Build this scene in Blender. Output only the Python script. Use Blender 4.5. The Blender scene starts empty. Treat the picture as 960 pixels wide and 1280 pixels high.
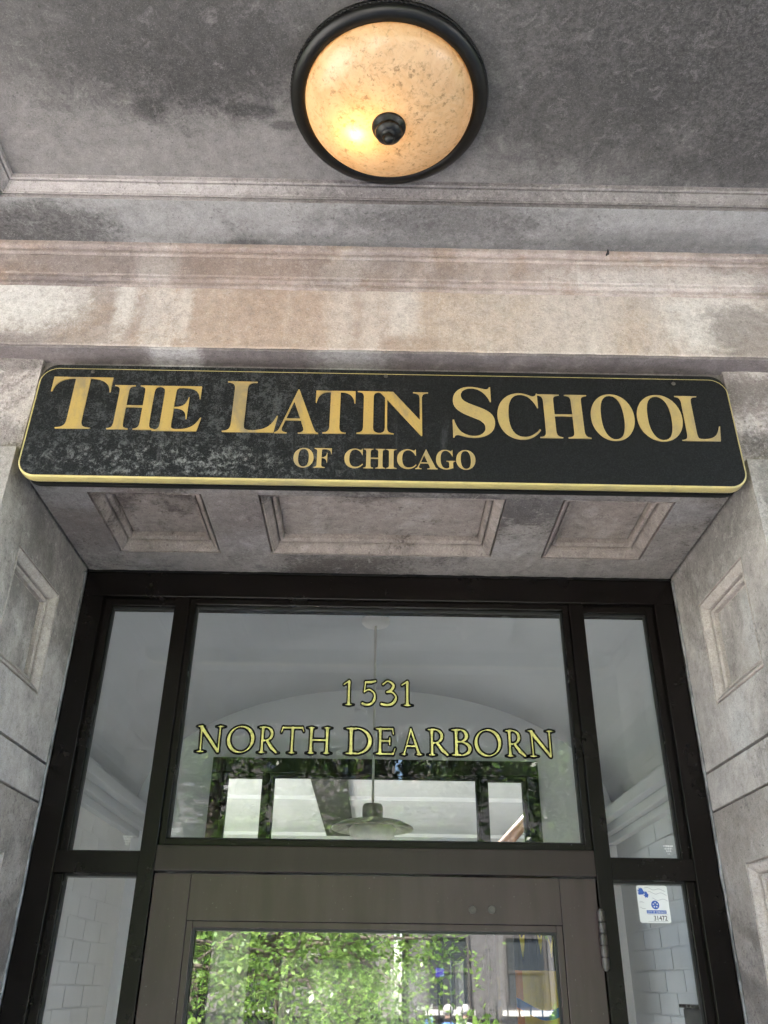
import bpy, bmesh, math, random
import numpy as np
from mathutils import Matrix, Vector, noise as mnoise
R = math.radians
random.seed(7)
sc = bpy.context.scene
col = sc.collection

# ------------------------------------------------------------------ camera
# z = 0 is the height of the lens; the porch floor is at FZ
FZ = -1.80            # porch floor
GZ = -2.05            # street level
cam = bpy.data.cameras.new('camera')
camo = bpy.data.objects.new('camera', cam)
col.objects.link(camo)
PITCH, YAW, ROLL = R(29.2), R(.45), R(.75)
fw = Vector((math.sin(YAW)*math.cos(PITCH), math.cos(YAW)*math.cos(PITCH), math.sin(PITCH)))
r0 = Vector((math.cos(YAW), -math.sin(YAW), 0)); u0 = r0.cross(fw)
rr = math.cos(ROLL)*r0 + math.sin(ROLL)*u0
uu = math.cos(ROLL)*u0 - math.sin(ROLL)*r0
camo.matrix_world = Matrix(((rr.x, uu.x, -fw.x, -.0069), (rr.y, uu.y, -fw.y, -1.8644), (rr.z, uu.z, -fw.z, 0), (0, 0, 0, 1)))
cam.sensor_fit = 'VERTICAL'
cam.sensor_height = 36.0
cam.lens = 1065/1280*36.0
cam.clip_start = .02
cam.clip_end = 500
sc.camera = camo

# ------------------------------------------------------------------ sky, sun, exposure
SUN_EL, SUN_AZ = R(55), R(-40)           # the sun stands behind the building, a little to the left
w = bpy.data.worlds.new('World'); sc.world = w; w.use_nodes = True
nt = w.node_tree
sky = nt.nodes.new('ShaderNodeTexSky'); sky.sky_type = 'NISHITA'; sky.sun_disc = False
sky.sun_elevation = SUN_EL; sky.sun_rotation = SUN_AZ
nt.links.new(sky.outputs[0], nt.nodes['Background'].inputs[0])
nt.nodes['Background'].inputs[1].default_value = .14
sun = bpy.data.lights.new('sun', 'SUN'); sun.energy = 5.0; sun.angle = R(.5); sun.color = (1, .95, .87)
suno = bpy.data.objects.new('sun', sun); col.objects.link(suno)
sd = Vector((math.sin(SUN_AZ)*math.cos(SUN_EL), math.cos(SUN_AZ)*math.cos(SUN_EL), math.sin(SUN_EL)))
suno.rotation_euler = sd.to_track_quat('Z', 'Y').to_euler()
suno.location = (0, 10, 20)
sc.view_settings.view_transform = 'Standard'; sc.view_settings.look = 'None'
sc.view_settings.gamma = 1; sc.view_settings.use_curve_mapping = False
sc.view_settings.exposure = 3.5
sc.cycles.use_denoising = True
sc.cycles.adaptive_threshold = .035
sc.cycles.max_bounces = 14; sc.cycles.diffuse_bounces = 6; sc.cycles.glossy_bounces = 6
sc.cycles.transmission_bounces = 8; sc.cycles.transparent_max_bounces = 16
sc.cycles.sample_clamp_indirect = 6

# ------------------------------------------------------------------ helpers
OFF = {}                                   # world offset of an object used as parent

def link(o, parent=None):
    col.objects.link(o)
    if parent is not None:
        o.parent = parent
        o.matrix_parent_inverse = Matrix.Translation(-Vector(OFF.get(parent.name, (0, 0, 0))))
    return o

def tag(o, label=None, cat=None, group=None, kind=None):
    if label: o['label'] = label
    if cat: o['category'] = cat
    if group: o['group'] = group
    if kind: o['kind'] = kind
    return o

def empty(name, loc, label=None, cat=None, group=None, kind=None, parent=None):
    o = bpy.data.objects.new(name, None)
    o.location = loc; o.empty_display_size = .1
    link(o, parent); OFF[o.name] = tuple(loc)
    return tag(o, label, cat, group, kind)

class MB:
    def __init__(s): s.v = []; s.f = []; s.m = []
    def quad(s, a, b, c, d, m=0):
        n = len(s.v); s.v += [tuple(a), tuple(b), tuple(c), tuple(d)]; s.f.append((n, n+1, n+2, n+3)); s.m.append(m)
    def box(s, x0, x1, y0, y1, z0, z1, m=0):
        n = len(s.v)
        s.v += [(x, y, z) for z in (z0, z1) for y in (y0, y1) for x in (x0, x1)]
        for f in ((0, 2, 3, 1), (4, 5, 7, 6), (0, 1, 5, 4), (2, 6, 7, 3), (0, 4, 6, 2), (1, 3, 7, 5)):
            s.f.append(tuple(n+i for i in f)); s.m.append(m)
        return s
    def lathe(s, prof, c, n=48, m=0):          # profile (radius, z) around a vertical axis through c
        b = len(s.v)
        for r, z in prof:
            for i in range(n):
                a = 2*math.pi*i/n; s.v.append((c[0]+r*math.cos(a), c[1]+r*math.sin(a), c[2]+z))
        for k in range(len(prof)-1):
            for i in range(n):
                j = (i+1) % n
                s.f.append((b+k*n+i, b+k*n+j, b+(k+1)*n+j, b+(k+1)*n+i)); s.m.append(m)
        return s
    def tube(s, pts, rad, n=10, closed=False, m=0, cap=True):
        pts = [Vector(p) for p in pts]; L = len(pts); b = len(s.v)
        rs = rad if isinstance(rad, (list, tuple)) else [rad]*L
        ref = None
        for i, p in enumerate(pts):
            if closed: t = (pts[(i+1) % L]-pts[i-1]).normalized()
            else: t = (pts[min(i+1, L-1)]-pts[max(i-1, 0)]).normalized()
            if ref is None:
                ref = Vector((0, 0, 1)) if abs(t.z) < .9 else Vector((0, 1, 0))
            x = (ref - t*ref.dot(t)).normalized(); y = t.cross(x); ref = x
            for k in range(n):
                a = 2*math.pi*k/n; s.v.append(tuple(p + rs[i]*(math.cos(a)*x+math.sin(a)*y)))
        for i in range(L if closed else L-1):
            i2 = (i+1) % L
            for k in range(n):
                k2 = (k+1) % n
                s.f.append((b+i*n+k, b+i*n+k2, b+i2*n+k2, b+i2*n+k)); s.m.append(m)
        if cap and not closed:
            s.f.append(tuple(b+k for k in range(n))[::-1]); s.m.append(m)
            s.f.append(tuple(b+(L-1)*n+k for k in range(n))); s.m.append(m)
        return s
    def build(s, name, mat, parent=None, smooth=False, bevel=0, seg=2, fix=True):
        me = bpy.data.meshes.new(name); me.from_pydata(s.v, [], s.f)
        for mm in (mat if isinstance(mat, (list, tuple)) else [mat]): me.materials.append(mm)
        for p, k in zip(me.polygons, s.m): p.material_index = k
        if fix:
            bm = bmesh.new(); bm.from_mesh(me); bmesh.ops.recalc_face_normals(bm, faces=bm.faces); bm.to_mesh(me); bm.free()
        if smooth: me.polygons.foreach_set('use_smooth', [True]*len(me.polygons))
        o = bpy.data.objects.new(name, me); link(o, parent)
        if bevel:
            b = o.modifiers.new('bevel', 'BEVEL'); b.width = bevel; b.segments = seg; b.limit_method = 'ANGLE'; b.angle_limit = R(40)
        return o

def box(name, mat, x0, x1, y0, y1, z0, z1, parent=None, bevel=0):
    return MB().box(min(x0, x1), max(x0, x1), y0, y1, z0, z1).build(name, mat, parent, bevel=bevel)

# ------------------------------------------------------------------ materials
class NT:
    def __init__(s, name):
        s.mat = bpy.data.materials.new(name); s.mat.use_nodes = True
        s.t = s.mat.node_tree; s.n = s.t.nodes; s.b = s.n['Principled BSDF']; s.out = s.n['Material Output']
    def node(s, ty, **k):
        n = s.n.new(ty)
        for a, v in k.items(): setattr(n, a, v)
        return n
    def set(s, n, key, v):
        if hasattr(v, 'is_linked') or isinstance(v, bpy.types.NodeSocket): s.t.links.new(v, n.inputs[key])
        else: n.inputs[key].default_value = v
    def pos(s, scale=(1, 1, 1), loc=(0, 0, 0)):
        g = s.node('ShaderNodeNewGeometry'); m = s.node('ShaderNodeMapping')
        s.t.links.new(g.outputs['Position'], m.inputs['Vector'])
        m.inputs['Scale'].default_value = scale; m.inputs['Location'].default_value = loc
        return m.outputs[0]
    def noise(s, vec, scale=5, detail=6, rough=.6, dist=0):
        n = s.node('ShaderNodeTexNoise'); s.t.links.new(vec, n.inputs['Vector'])
        n.inputs['Scale'].default_value = scale; n.inputs['Detail'].default_value = detail
        n.inputs['Roughness'].default_value = rough; n.inputs['Distortion'].default_value = dist
        return n.outputs[0]
    def ramp(s, v, a, b, lo=0., hi=1.):
        n = s.node('ShaderNodeMapRange', interpolation_type='SMOOTHSTEP'); s.t.links.new(v, n.inputs[0])
        n.inputs[1].default_value = a; n.inputs[2].default_value = b; n.inputs[3].default_value = lo; n.inputs[4].default_value = hi
        return n.outputs[0]
    def math(s, op, a, b=None, c=None):
        n = s.node('ShaderNodeMath', operation=op)
        s.set(n, 0, a)
        if b is not None: s.set(n, 1, b)
        if c is not None: s.set(n, 2, c)
        return n.outputs[0]
    def mix(s, fac, a, b, mode='MIX'):
        n = s.node('ShaderNodeMix', data_type='RGBA', blend_type=mode)
        s.set(n, 0, fac)
        s.set(n, 6, a if not isinstance(a, tuple) else (*a, 1)); s.set(n, 7, b if not isinstance(b, tuple) else (*b, 1))
        return n.outputs[2]
    def bump(s, h, strength=.3, dist=.004, prev=None):
        n = s.node('ShaderNodeBump'); n.inputs['Strength'].default_value = strength; n.inputs['Distance'].default_value = dist
        s.t.links.new(h, n.inputs['Height'])
        if prev is not None: s.t.links.new(prev, n.inputs['Normal'])
        return n.outputs[0]
    def fin(s, color, rough=.8, normal=None, metallic=0, spec=None):
        s.set(s.b, 'Base Color', color if not isinstance(color, tuple) else (*color, 1))
        s.set(s.b, 'Roughness', rough); s.set(s.b, 'Metallic', metallic)
        if spec is not None: s.set(s.b, 'Specular IOR Level', spec)
        if normal is not None: s.set(s.b, 'Normal', normal)
        return s.mat
    def blob(s, c, r, soft=.5, wob=.5, nscale=6, seed=0):
        """a stain with a ragged outline of its own: 1 inside, 0 outside"""
        v = s.pos((1/r[0], 1/r[1], 1/r[2]), (-c[0]/r[0], -c[1]/r[1], -c[2]/r[2]))
        L = s.node('ShaderNodeVectorMath', operation='LENGTH'); s.t.links.new(v, L.inputs[0])
        q = s.pos((1, 1, 1), (seed*3.1, seed*1.7, seed))
        nz = s.noise(q, nscale, 12, .84, 1.0); sp = s.noise(q, 150, 5, .75)
        d = s.math('MULTIPLY_ADD', s.math('SUBTRACT', nz, .5), wob*3.2, L.outputs['Value'])
        d = s.math('MULTIPLY_ADD', s.math('SUBTRACT', sp, .5), 1.5*soft, d)
        return s.ramp(d, 1+soft*1.1, 1-soft*.7)

def stone(name, base, dark, light, grime=.5, speck=.5, stains=(), streaks=0, warm=None, bump=.35, seed=0, cover=(.48, .66), grain=1.25, mottle=.5):
    tn = lambda q: (q[0]*1.02, q[1]*.99, q[2]*.985)
    base, dark, light = tn(base), tn(dark), tn(light)
    m = NT(name)
    P = m.pos((1, 1, 1), (seed*1.3, seed*.7, seed*2.1))
    big = m.noise(P, 3.2, 8, .62, .6); mid = m.noise(P, 14, 8, .7); fine = m.noise(P, 130, 4, .7); grit = m.noise(P, 420, 2, .6)
    c = m.mix(m.ramp(mid, .35, .68), base, tuple(x*1.13 for x in base))
    if warm: c = m.mix(m.ramp(m.noise(m.pos((1, 1, .7), (seed, 3, 5)), 4.5, 5, .6, .8), .47, .64), c, warm)
    if streaks:
        st = m.noise(m.pos((9, 9, .8), (seed, 1, 0)), 2.7, 10, .74, .45)
        c = m.mix(m.math('MULTIPLY', m.ramp(st, .52, .70), streaks), c, light)
        st2 = m.noise(m.pos((7, 7, .6), (seed+4, 2, 0)), 3.2, 10, .74, .4)
        c = m.mix(m.math('MULTIPLY', m.ramp(st2, .55, .72), streaks*.7), c, dark)
    else:
        c = m.mix(m.math('MULTIPLY', m.ramp(m.noise(P, 7, 9, .75, .3), .52, .70), .55), c, light)
    g = m.math('MULTIPLY', m.ramp(m.math('MULTIPLY_ADD', m.math('SUBTRACT', fine, .5), .30, big), *cover), grime)
    c = m.mix(g, c, dark)
    for i, stn in enumerate(stains):
        ctr, rad, colr, amt = stn[:4]; soft = stn[4] if len(stn) > 4 else .6; wob = stn[5] if len(stn) > 5 else .55; ns = stn[6] if len(stn) > 6 else 7
        k = m.blob(ctr, rad, soft, wob, ns, seed+i)
        k = m.math('MULTIPLY', k, m.ramp(fine, .30, .60, .65, 1.0))
        c = m.mix(m.math('MULTIPLY', k, amt), c, colr)
    mo = m.noise(m.pos((1, 1, 1), (seed, seed*2, 1)), 30, 12, .84, .5)
    c = m.mix(m.math('MULTIPLY', m.ramp(mo, .50, .66), mottle), c, tuple(.5*x+.5*y for x, y in zip(dark, base)))
    c = m.mix(m.math('MULTIPLY', m.ramp(mo, .47, .38), mottle*.7), c, tuple(.6*x+.4*y for x, y in zip(light, base)))
    c = m.mix(m.math('MULTIPLY', m.ramp(fine, .56, .68), speck*.7), c, tuple(x*.45 for x in dark))
    c = m.mix(m.math('MULTIPLY', m.ramp(grit, .60, .72), speck*.4), c, light)
    gr = m.math('MULTIPLY_ADD', fine, .55*grain, m.math('MULTIPLY_ADD', grit, .55*grain, m.math('MULTIPLY_ADD', m.noise(P, 45, 6, .7), .7*grain, 1-.9*grain)))
    gv = m.node('ShaderNodeVectorMath', operation='SCALE'); m.t.links.new(c, gv.inputs[0]); m.t.links.new(gr, gv.inputs['Scale']); c = gv.outputs[0]
    v = m.node('ShaderNodeTexVoronoi'); v.inputs['Scale'].default_value = 70; m.t.links.new(P, v.inputs['Vector'])
    pit = m.ramp(m.math('MULTIPLY_ADD', m.math('SUBTRACT', mid, .5), -.35, v.outputs['Distance']), .02, .14)
    c = m.mix(m.math('MULTIPLY', m.math('SUBTRACT', 1.0, pit), speck*.5), c, tuple(x*.5 for x in dark))
    n1 = m.bump(pit, bump*.9, .003); n2 = m.bump(fine, bump*1.4, .003, n1); n3 = m.bump(mid, bump*1.3, .008, n2)
    return m.fin(c, m.ramp(mid, .3, .7, .75, .92), n3, spec=.2)

GREY = (.30, .285, .275); SOOT = (.085, .080, .080); PALE = (.46, .43, .42)
M = {}
WH = (.72, .69, .68); BR_ = (.36, .245, .18)
M['frieze'] = stone('weathered_frieze', (.43, .375, .345), (.19, .16, .15), (.60, .565, .55), .40, .5, streaks=.8, warm=(.40, .30, .23), seed=2, cover=(.50, .62),
    stains=[((-.70, -.51, 1.22), (.20, .2, .14), (.24, .21, .21), .55, .5, .9, 16), ((-.78, -.51, 1.24), (.13, .2, .07), WH, .7, .5, 1.0, 22),
            ((-.25, -.51, 1.22), (.22, .2, .14), BR_, .62, 1.0, .45, 6), ((-.47, -.51, 1.21), (.030, .2, .12), WH, .42, .7, 1.1, 30), ((-.545, -.51, 1.26), (.020, .2, .08), WH, .6, .6, .9, 16),
            ((-.42, -.51, 1.23), (.016, .2, .07), WH, .4, .6, 1.1, 30), ((-.09, -.51, 1.23), (.025, .2, .09), WH, .30, .7, 1.1, 30), ((-.03, -.51, 1.22), (.018, .2, .12), WH, .30, .7, 1.1, 30), ((.04, -.51, 1.23), (.03, .2, .09), WH, .5, .6, .9, 16),
            ((.06, -.51, 1.15), (.055, .1, .022), (.26, .165, .115), .75, .7, .8, 16), ((.36, -.51, 1.22), (.28, .2, .11), (.54, .475, .435), .6, 1.0, .6, 7),
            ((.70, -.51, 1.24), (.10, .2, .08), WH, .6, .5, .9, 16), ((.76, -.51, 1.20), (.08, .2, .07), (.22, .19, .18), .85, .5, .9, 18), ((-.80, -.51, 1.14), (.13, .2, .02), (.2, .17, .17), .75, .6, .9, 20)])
M['fascia'] = stone('weathered_fascia', (.37, .315, .295), (.15, .125, .12), (.54, .50, .49), .5, .55, streaks=.5, warm=(.31, .225, .18), seed=3, cover=(.49, .62),
    stains=[((-.62, -.52, 1.35), (.20, .2, .05), (.19, .155, .15), .65, .5, .9, 18), ((-.30, -.52, 1.35), (.14, .2, .05), (.25, .18, .15), .75, .8, .6, 8),
            ((-.08, -.52, 1.35), (.04, .2, .05), WH, .22, .7, 1.1, 26), ((-.49, -.52, 1.34), (.04, .2, .04), WH, .22, .7, 1.1, 26), ((-.70, -.52, 1.30), (.12, .2, .015), (.15, .125, .125), .8, .5, .9, 22), ((.60, -.52, 1.33), (.20, .2, .03), WH, .45, .6, .9, 18)])
M['lintel'] = stone('weathered_lintel', (.165, .145, .145), (.085, .075, .075), (.34, .32, .31), .5, .5, streaks=.4, seed=4,
    stains=[((-.45, -.48, 1.13), (.03, .1, .05), WH, .45, .6, 1.0, 28), ((-.40, -.48, 1.13), (.02, .1, .05), WH, .45, .6, 1.0, 30), ((-.07, -.48, 1.13), (.06, .1, .05), (.4, .38, .37), .6, .6, .9, 22)])
M['capital'] = stone('flaking_capital_stone', (.48, .44, .435), (.14, .115, .11), (.66, .63, .62), .6, .7, seed=5, cover=(.49, .57), bump=.7,
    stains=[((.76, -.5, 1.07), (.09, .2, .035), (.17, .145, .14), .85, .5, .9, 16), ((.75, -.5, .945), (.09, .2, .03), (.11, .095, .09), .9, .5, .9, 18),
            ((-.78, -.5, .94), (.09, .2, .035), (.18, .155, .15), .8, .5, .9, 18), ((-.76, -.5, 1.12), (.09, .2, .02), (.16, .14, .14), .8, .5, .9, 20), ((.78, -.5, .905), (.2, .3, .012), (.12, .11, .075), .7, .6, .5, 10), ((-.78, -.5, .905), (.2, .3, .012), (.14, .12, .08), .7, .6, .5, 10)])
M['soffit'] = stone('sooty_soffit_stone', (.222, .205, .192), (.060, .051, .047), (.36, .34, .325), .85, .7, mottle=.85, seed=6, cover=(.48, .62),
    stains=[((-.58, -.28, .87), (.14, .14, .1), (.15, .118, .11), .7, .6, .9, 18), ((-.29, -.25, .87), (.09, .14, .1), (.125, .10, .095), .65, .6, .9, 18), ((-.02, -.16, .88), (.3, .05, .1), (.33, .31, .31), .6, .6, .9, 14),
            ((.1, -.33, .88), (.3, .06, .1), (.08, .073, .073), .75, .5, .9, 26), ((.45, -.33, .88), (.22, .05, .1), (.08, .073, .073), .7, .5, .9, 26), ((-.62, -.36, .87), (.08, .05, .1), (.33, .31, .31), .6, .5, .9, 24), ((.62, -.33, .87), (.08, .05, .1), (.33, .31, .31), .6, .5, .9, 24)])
M['coffer'] = stone('brown_grey_coffer_stone', (.245, .213, .193), (.058, .046, .040), (.40, .365, .345), .85, .7, mottle=.85, seed=16, cover=(.48, .64))
M['jamb'] = stone('grey_limestone', (.355, .332, .312), (.115, .105, .098), (.52, .495, .47), .75, .5, mottle=.75, seed=7, bump=.4, cover=(.47, .66),
    stains=[((-.70, -.2, .86), (.2, .20, .08), (.13, .12, .117), .65, 1.0, .6, 8), ((.70, -.3, .86), (.2, .18, .10), (.11, .104, .10), .75, .8, .8, 12), ((.70, -.30, .62), (.1, .03, .09), (.46, .45, .44), .5, .6, .9, 20), ((.70, -.22, .46), (.1, .05, .05), (.46, .45, .44), .6, .5, .9, 20)])
M['jamb_mould'] = stone('beige_panel_moulding', (.40, .365, .335), (.15, .13, .118), (.52, .495, .47), .45, .5, seed=17, bump=.5)
M['jamb_low'] = stone('brown_grey_limestone', (.275, .248, .225), (.10, .087, .079), (.43, .405, .385), .7, .6, seed=8, bump=.6, cover=(.46, .60))
M['margin'] = stone('pale_grey_ceiling_stone', (.275, .273, .275), (.075, .07, .07), (.35, .348, .35), .40, .55, seed=9, cover=(.53, .64),
    stains=[((-.74, -.57, 1.40), (.15, .06, .1), (.06, .056, .056), .9, .5, .9, 26), ((.30, -.545, 1.40), (.7, .020, .1), (.10, .094, .094), .6, .8, .9, 26), ((.12, -.61, 1.40), (.20, .045, .1), (.085, .078, .078), .75, .5, .9, 26), ((.60, -.56, 1.40), (.2, .03, .1), (.12, .115, .115), .5, .6, .9, 24),
            ((-.30, -.535, 1.40), (.04, .012, .05), (.07, .066, .066), .8, .5, .9, 34), ((-.05, -.53, 1.40), (.3, .012, .05), (.1, .095, .095), .6, .6, .9, 30)])
M['moulding'] = stone('pale_moulding_stone', (.355, .33, .328), (.085, .077, .077), (.46, .44, .435), .6, .65, seed=10, cover=(.49, .62),
    stains=[((.12, -.66, 1.42), (.30, .03, .1), (.09, .08, .08), .8, .6, .9, 22), ((.65, -.66, 1.42), (.22, .03, .1), (.13, .12, .118), .6, .6, .9, 22)])
SO = (.045, .0425, .0425)
M['panel'] = stone('sooty_ceiling_stone', (.205, .196, .192), SO, (.28, .27, .265), .5, .55, seed=11, cover=(.53, .68), bump=.3,
    stains=[((.72, -1.08, 1.44), (.55, .38, .5), SO, .95, .7, .7, 9), ((.36, -.84, 1.44), (.17, .09, .5), (.06, .057, .056), .7, .5, .9, 18), ((.70, -.74, 1.44), (.22, .05, .5), (.055, .052, .052), .6, .6, .9, 16),
            ((-.38, -.95, 1.44), (.21, .12, .5), SO, .9, .6, .9, 13), ((-.30, -1.10, 1.44), (.50, .15, .5), (.07, .066, .065), .75, .9, .7, 8), ((-.70, -1.05, 1.44), (.20, .2, .5), (.08, .076, .075), .6, .8, .8, 10),
            ((-.45, -.83, 1.44), (.03, .02, .3), SO, .85, .5, .9, 26), ((-.26, -.83, 1.44), (.05, .015, .3), SO, .85, .5, .9, 26), ((-.20, -.80, 1.44), (.03, .01, .3), SO, .7, .5, .9, 30)])
M['mortar'] = stone('dark_joint_mortar', (.12, .11, .10), (.06, .055, .05), (.2, .19, .18), .5, .5, seed=12)
M['facade'] = stone('facade_limestone', (.36, .34, .32), (.16, .15, .14), (.48, .46, .45), .5, .5, seed=13)

def mat_simple(name, c, rough=.6, metallic=0, nz=.12, scale=20, bump=0, spec=None):
    m = NT(name)
    n = m.noise(m.pos(), scale, 5, .6)
    cc = m.mix(m.ramp(n, .3, .7), tuple(x*(1-nz) for x in c), tuple(min(1, x*(1+nz)) for x in c))
    nb = m.bump(n, bump, .003) if bump else None
    return m.fin(cc, rough, nb, metallic, spec)

def mat_frame(name='dark_bronze_aluminium', k=.32, spec=.26, r0=.25, tint=(1, 1, 1)):
    m = NT(name)
    P = m.pos()
    n = m.noise(m.pos((1, 1, .15)), 30, 5, .6); sp = m.noise(P, 260, 3, .6); dust = m.noise(P, 6, 6, .65)
    c = m.mix(m.ramp(n, .3, .7), tuple(k*x*t_ for x, t_ in zip((.0140, .0098, .0090), tint)), tuple(k*x*t_ for x, t_ in zip((.0175, .0125, .0115), tint)))
    c = m.mix(m.math('MULTIPLY', m.ramp(sp, .70, .76), .6), c, (.30, .29, .28))
    c = m.mix(m.math('MULTIPLY', m.ramp(dust, .40, .80), .03), c, (.10, .09, .085))
    return m.fin(c, m.ramp(dust, .3, .7, r0, r0+.03), None, 0, spec)
M['frame'] = mat_frame()
M['door_metal'] = mat_frame('lit_bronze_door_metal', 2.6, .55, .24, (1.05, .96, 1.06))  # lit copy of the frame bronze: street light is put into its colour
M['bar_metal'] = mat_frame('half_lit_bronze_bar_metal', 1.6, .42, .28, (1.03, .97, 1.04))  # frame bronze with a smaller share of the street light in its colour
M['gasket'] = mat_simple('black_rubber_gasket', (.010, .010, .011), .5)
M['sealant'] = mat_simple('grey_sealant', (.17, .167, .17), .6, 0, .6, 25, .4)
M['white_wall'] = mat_simple('white_painted_wall', (.70, .69, .665), .7, 0, .04, 5, .05)
M['grey_wall'] = mat_simple('pale_grey_painted_plaster', (.50, .515, .525), .7, 0, .03, 4, .05)
M['vault'] = mat_simple('grey_painted_vault', (.50, .515, .53), .75, 0, .03, 3, .05)
M['lunette'] = mat_simple('pale_lunette_plaster', (.80, .80, .81), .7, 0, .04, 4)
M['panelling'] = mat_simple('dark_hall_panelling', (.045, .035, .030), .5, 0, .3, 6)
M['hall'] = mat_simple('hall_plaster', (.66, .66, .65), .8, 0, .03, 3)
M['dark_beam'] = mat_simple('dark_hall_timber', (.05, .045, .042), .6)
M['floor_tile'] = mat_simple('pale_terrazzo_floor', (.50, .48, .45), .5, 0, .2, 8)
M['steel'] = mat_simple('worn_steel', (.35, .33, .31), .4, .9, .2, 60)
M['bolt'] = mat_simple('bolt_cap', (.075, .066, .06), .45, .3, .2, 60)
M['wood'] = mat_simple('varnished_oak', (.15, .075, .035), .4, 0, .25, 15)
M['opal'] = mat_simple('opal_lamp_glass', (.72, .70, .64), .3)
M['shade'] = mat_simple('pale_pewter_shade', (.42, .38, .33), .35, .3, .3, 40)
M['brass'] = mat_simple('aged_brass', (.32, .25, .15), .35, .8, .2, 30)
M['lamp_black'] = mat_simple('black_bronze_lamp_metal', (.006, .0055, .005), .36, .3, .3, 60)
M['black'] = mat_simple('black_paint', (.004, .004, .004), .7, 0, .12, 20, 0, .2)
M['asphalt'] = mat_simple('asphalt', (.055, .055, .057), .9, 0, .3, 25, .3)
M['concrete'] = mat_simple('pavement_concrete', (.42, .40, .375), .85, 0, .15, 6, .2)
M['porch_floor'] = mat_simple('porch_limestone_floor', (.40, .375, .345), .8, 0, .15, 8, .2)
M['soil'] = mat_simple('lawn_green', (.06, .10, .03), .95, 0, .3, 12, .4)
M['bark'] = mat_simple('grey_brown_bark', (.11, .085, .07), .9, 0, .4, 14, .6)
M['iron'] = mat_simple('black_iron', (.02, .02, .022), .45, .3)
M['brick_red'] = mat_simple('grey_brown_brick', (.15, .135, .125), .85, 0, .2, 20)
M['greystone'] = mat_simple('pale_greystone', (.50, .48, .46), .85, 0, .12, 8)
M['dark_stone'] = mat_simple('dark_weathered_stone', (.09, .085, .085), .85, 0, .2, 8)
M['win'] = mat_simple('dark_window_glass', (.03, .035, .04), .08)
M['skin'] = mat_simple('skin', (.50, .32, .24), .55, 0, .05)
M['hair'] = mat_simple('grey_hair', (.35, .33, .31), .8, 0, .2, 80)
M['cloth_blue'] = mat_simple('blue_shirt_cloth', (.10, .22, .50), .85, 0, .1, 40)
M['cloth_dark'] = mat_simple('dark_trouser_cloth', (.04, .04, .06), .9, 0, .1, 40)

def mat_leaf(name, a, b, tr=.42):
    m = NT(name)
    oi = m.node('ShaderNodeNewGeometry')
    c = m.mix(oi.outputs['Random Per Island'], a, b)
    m.t.nodes.remove(m.b)
    d = m.node('ShaderNodeBsdfDiffuse'); t = m.node('ShaderNodeBsdfTranslucent'); g = m.node('ShaderNodeBsdfGlossy')
    m.set(d, 'Color', c); m.set(t, 'Color', c); g.inputs['Roughness'].default_value = .35
    mx = m.node('ShaderNodeMixShader'); mx.inputs[0].default_value = tr
    m.t.links.new(d.outputs[0], mx.inputs[1]); m.t.links.new(t.outputs[0], mx.inputs[2])
    m2 = m.node('ShaderNodeMixShader'); m2.inputs[0].default_value = .04
    m.t.links.new(mx.outputs[0], m2.inputs[1]); m.t.links.new(g.outputs[0], m2.inputs[2])
    m.t.links.new(m2.outputs[0], m.out.inputs[0])
    return m.mat
M['leaf'] = mat_leaf('green_leaf', (.08, .16, .03), (.18, .26, .07))
M['leaf2'] = mat_leaf('yellow_green_leaf', (.09, .19, .03), (.21, .31, .07))
M['leaf4'] = mat_leaf('shaded_linden_leaf', (.035, .066, .018), (.085, .125, .04), .28)  # canopy shade is put into the linden's leaf colour; the hedge shares it
M['leaf3'] = mat_leaf('deep_green_leaf', (.06, .11, .035), (.13, .18, .07))

def mat_glass(name, ior=1.46, tint=(.95, .96, .965), rough=0.):
    m = NT(name); m.t.nodes.remove(m.b)
    g = m.node('ShaderNodeNewGeometry'); f = m.node('ShaderNodeFresnel')
    mr = m.node('ShaderNodeMapRange'); m.t.links.new(g.outputs['Backfacing'], mr.inputs[0])
    mr.inputs[3].default_value = ior; mr.inputs[4].default_value = 1/ior     # so a ray leaving the sheet meets the same film as one entering
    m.t.links.new(mr.outputs[0], f.inputs['IOR'])
    t = m.node('ShaderNodeBsdfTransparent'); t.inputs[0].default_value = (*tint, 1)
    s = m.node('ShaderNodeBsdfGlossy'); s.inputs['Roughness'].default_value = rough; s.inputs[0].default_value = (1, 1, 1, 1)
    nb = m.bump(m.noise(m.pos(), 2.0, 2, .5), .010, .01)
    m.t.links.new(nb, s.inputs['Normal'])
    mx = m.node('ShaderNodeMixShader'); m.t.links.new(f.outputs[0], mx.inputs[0])
    m.t.links.new(t.outputs[0], mx.inputs[1]); m.t.links.new(s.outputs[0], mx.inputs[2])
    m.t.links.new(mx.outputs[0], m.out.inputs[0])
    return m.mat
M['glass'] = mat_glass('clear_plate_glass')
M['door_glass'] = mat_glass('coated_door_glass', 2.2, rough=.012)

def mat_gold(name, c=(.56, .385, .125), worn=(.30, .245, .155), wear=.9):
    m = NT(name); P = m.pos()
    n = m.noise(m.pos((1, 1, .5)), 11, 9, .72, .8); f = m.noise(P, 320, 3, .6)
    cc = m.mix(m.math('MULTIPLY', m.ramp(n, .45, .68), wear), c, worn)
    cc = m.mix(m.math('MULTIPLY', m.ramp(f, .55, .72), .35), cc, tuple(x*.5 for x in c))
    return m.fin(cc, .42, m.bump(f, .5, .001), .35, .4)
M['gold'] = mat_gold('gold_leaf_paint')
M['gold_pale'] = mat_gold('pale_gold_paint', (.55, .405, .165), (.36, .285, .17))
M['gold_rim'] = mat_gold('gold_rim_paint', (.55, .45, .18), (.40, .33, .17), .8)
M['gold_window'] = mat_simple('gilded_window_letter', (.62, .58, .19), .42, .1, .25, 60)

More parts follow.
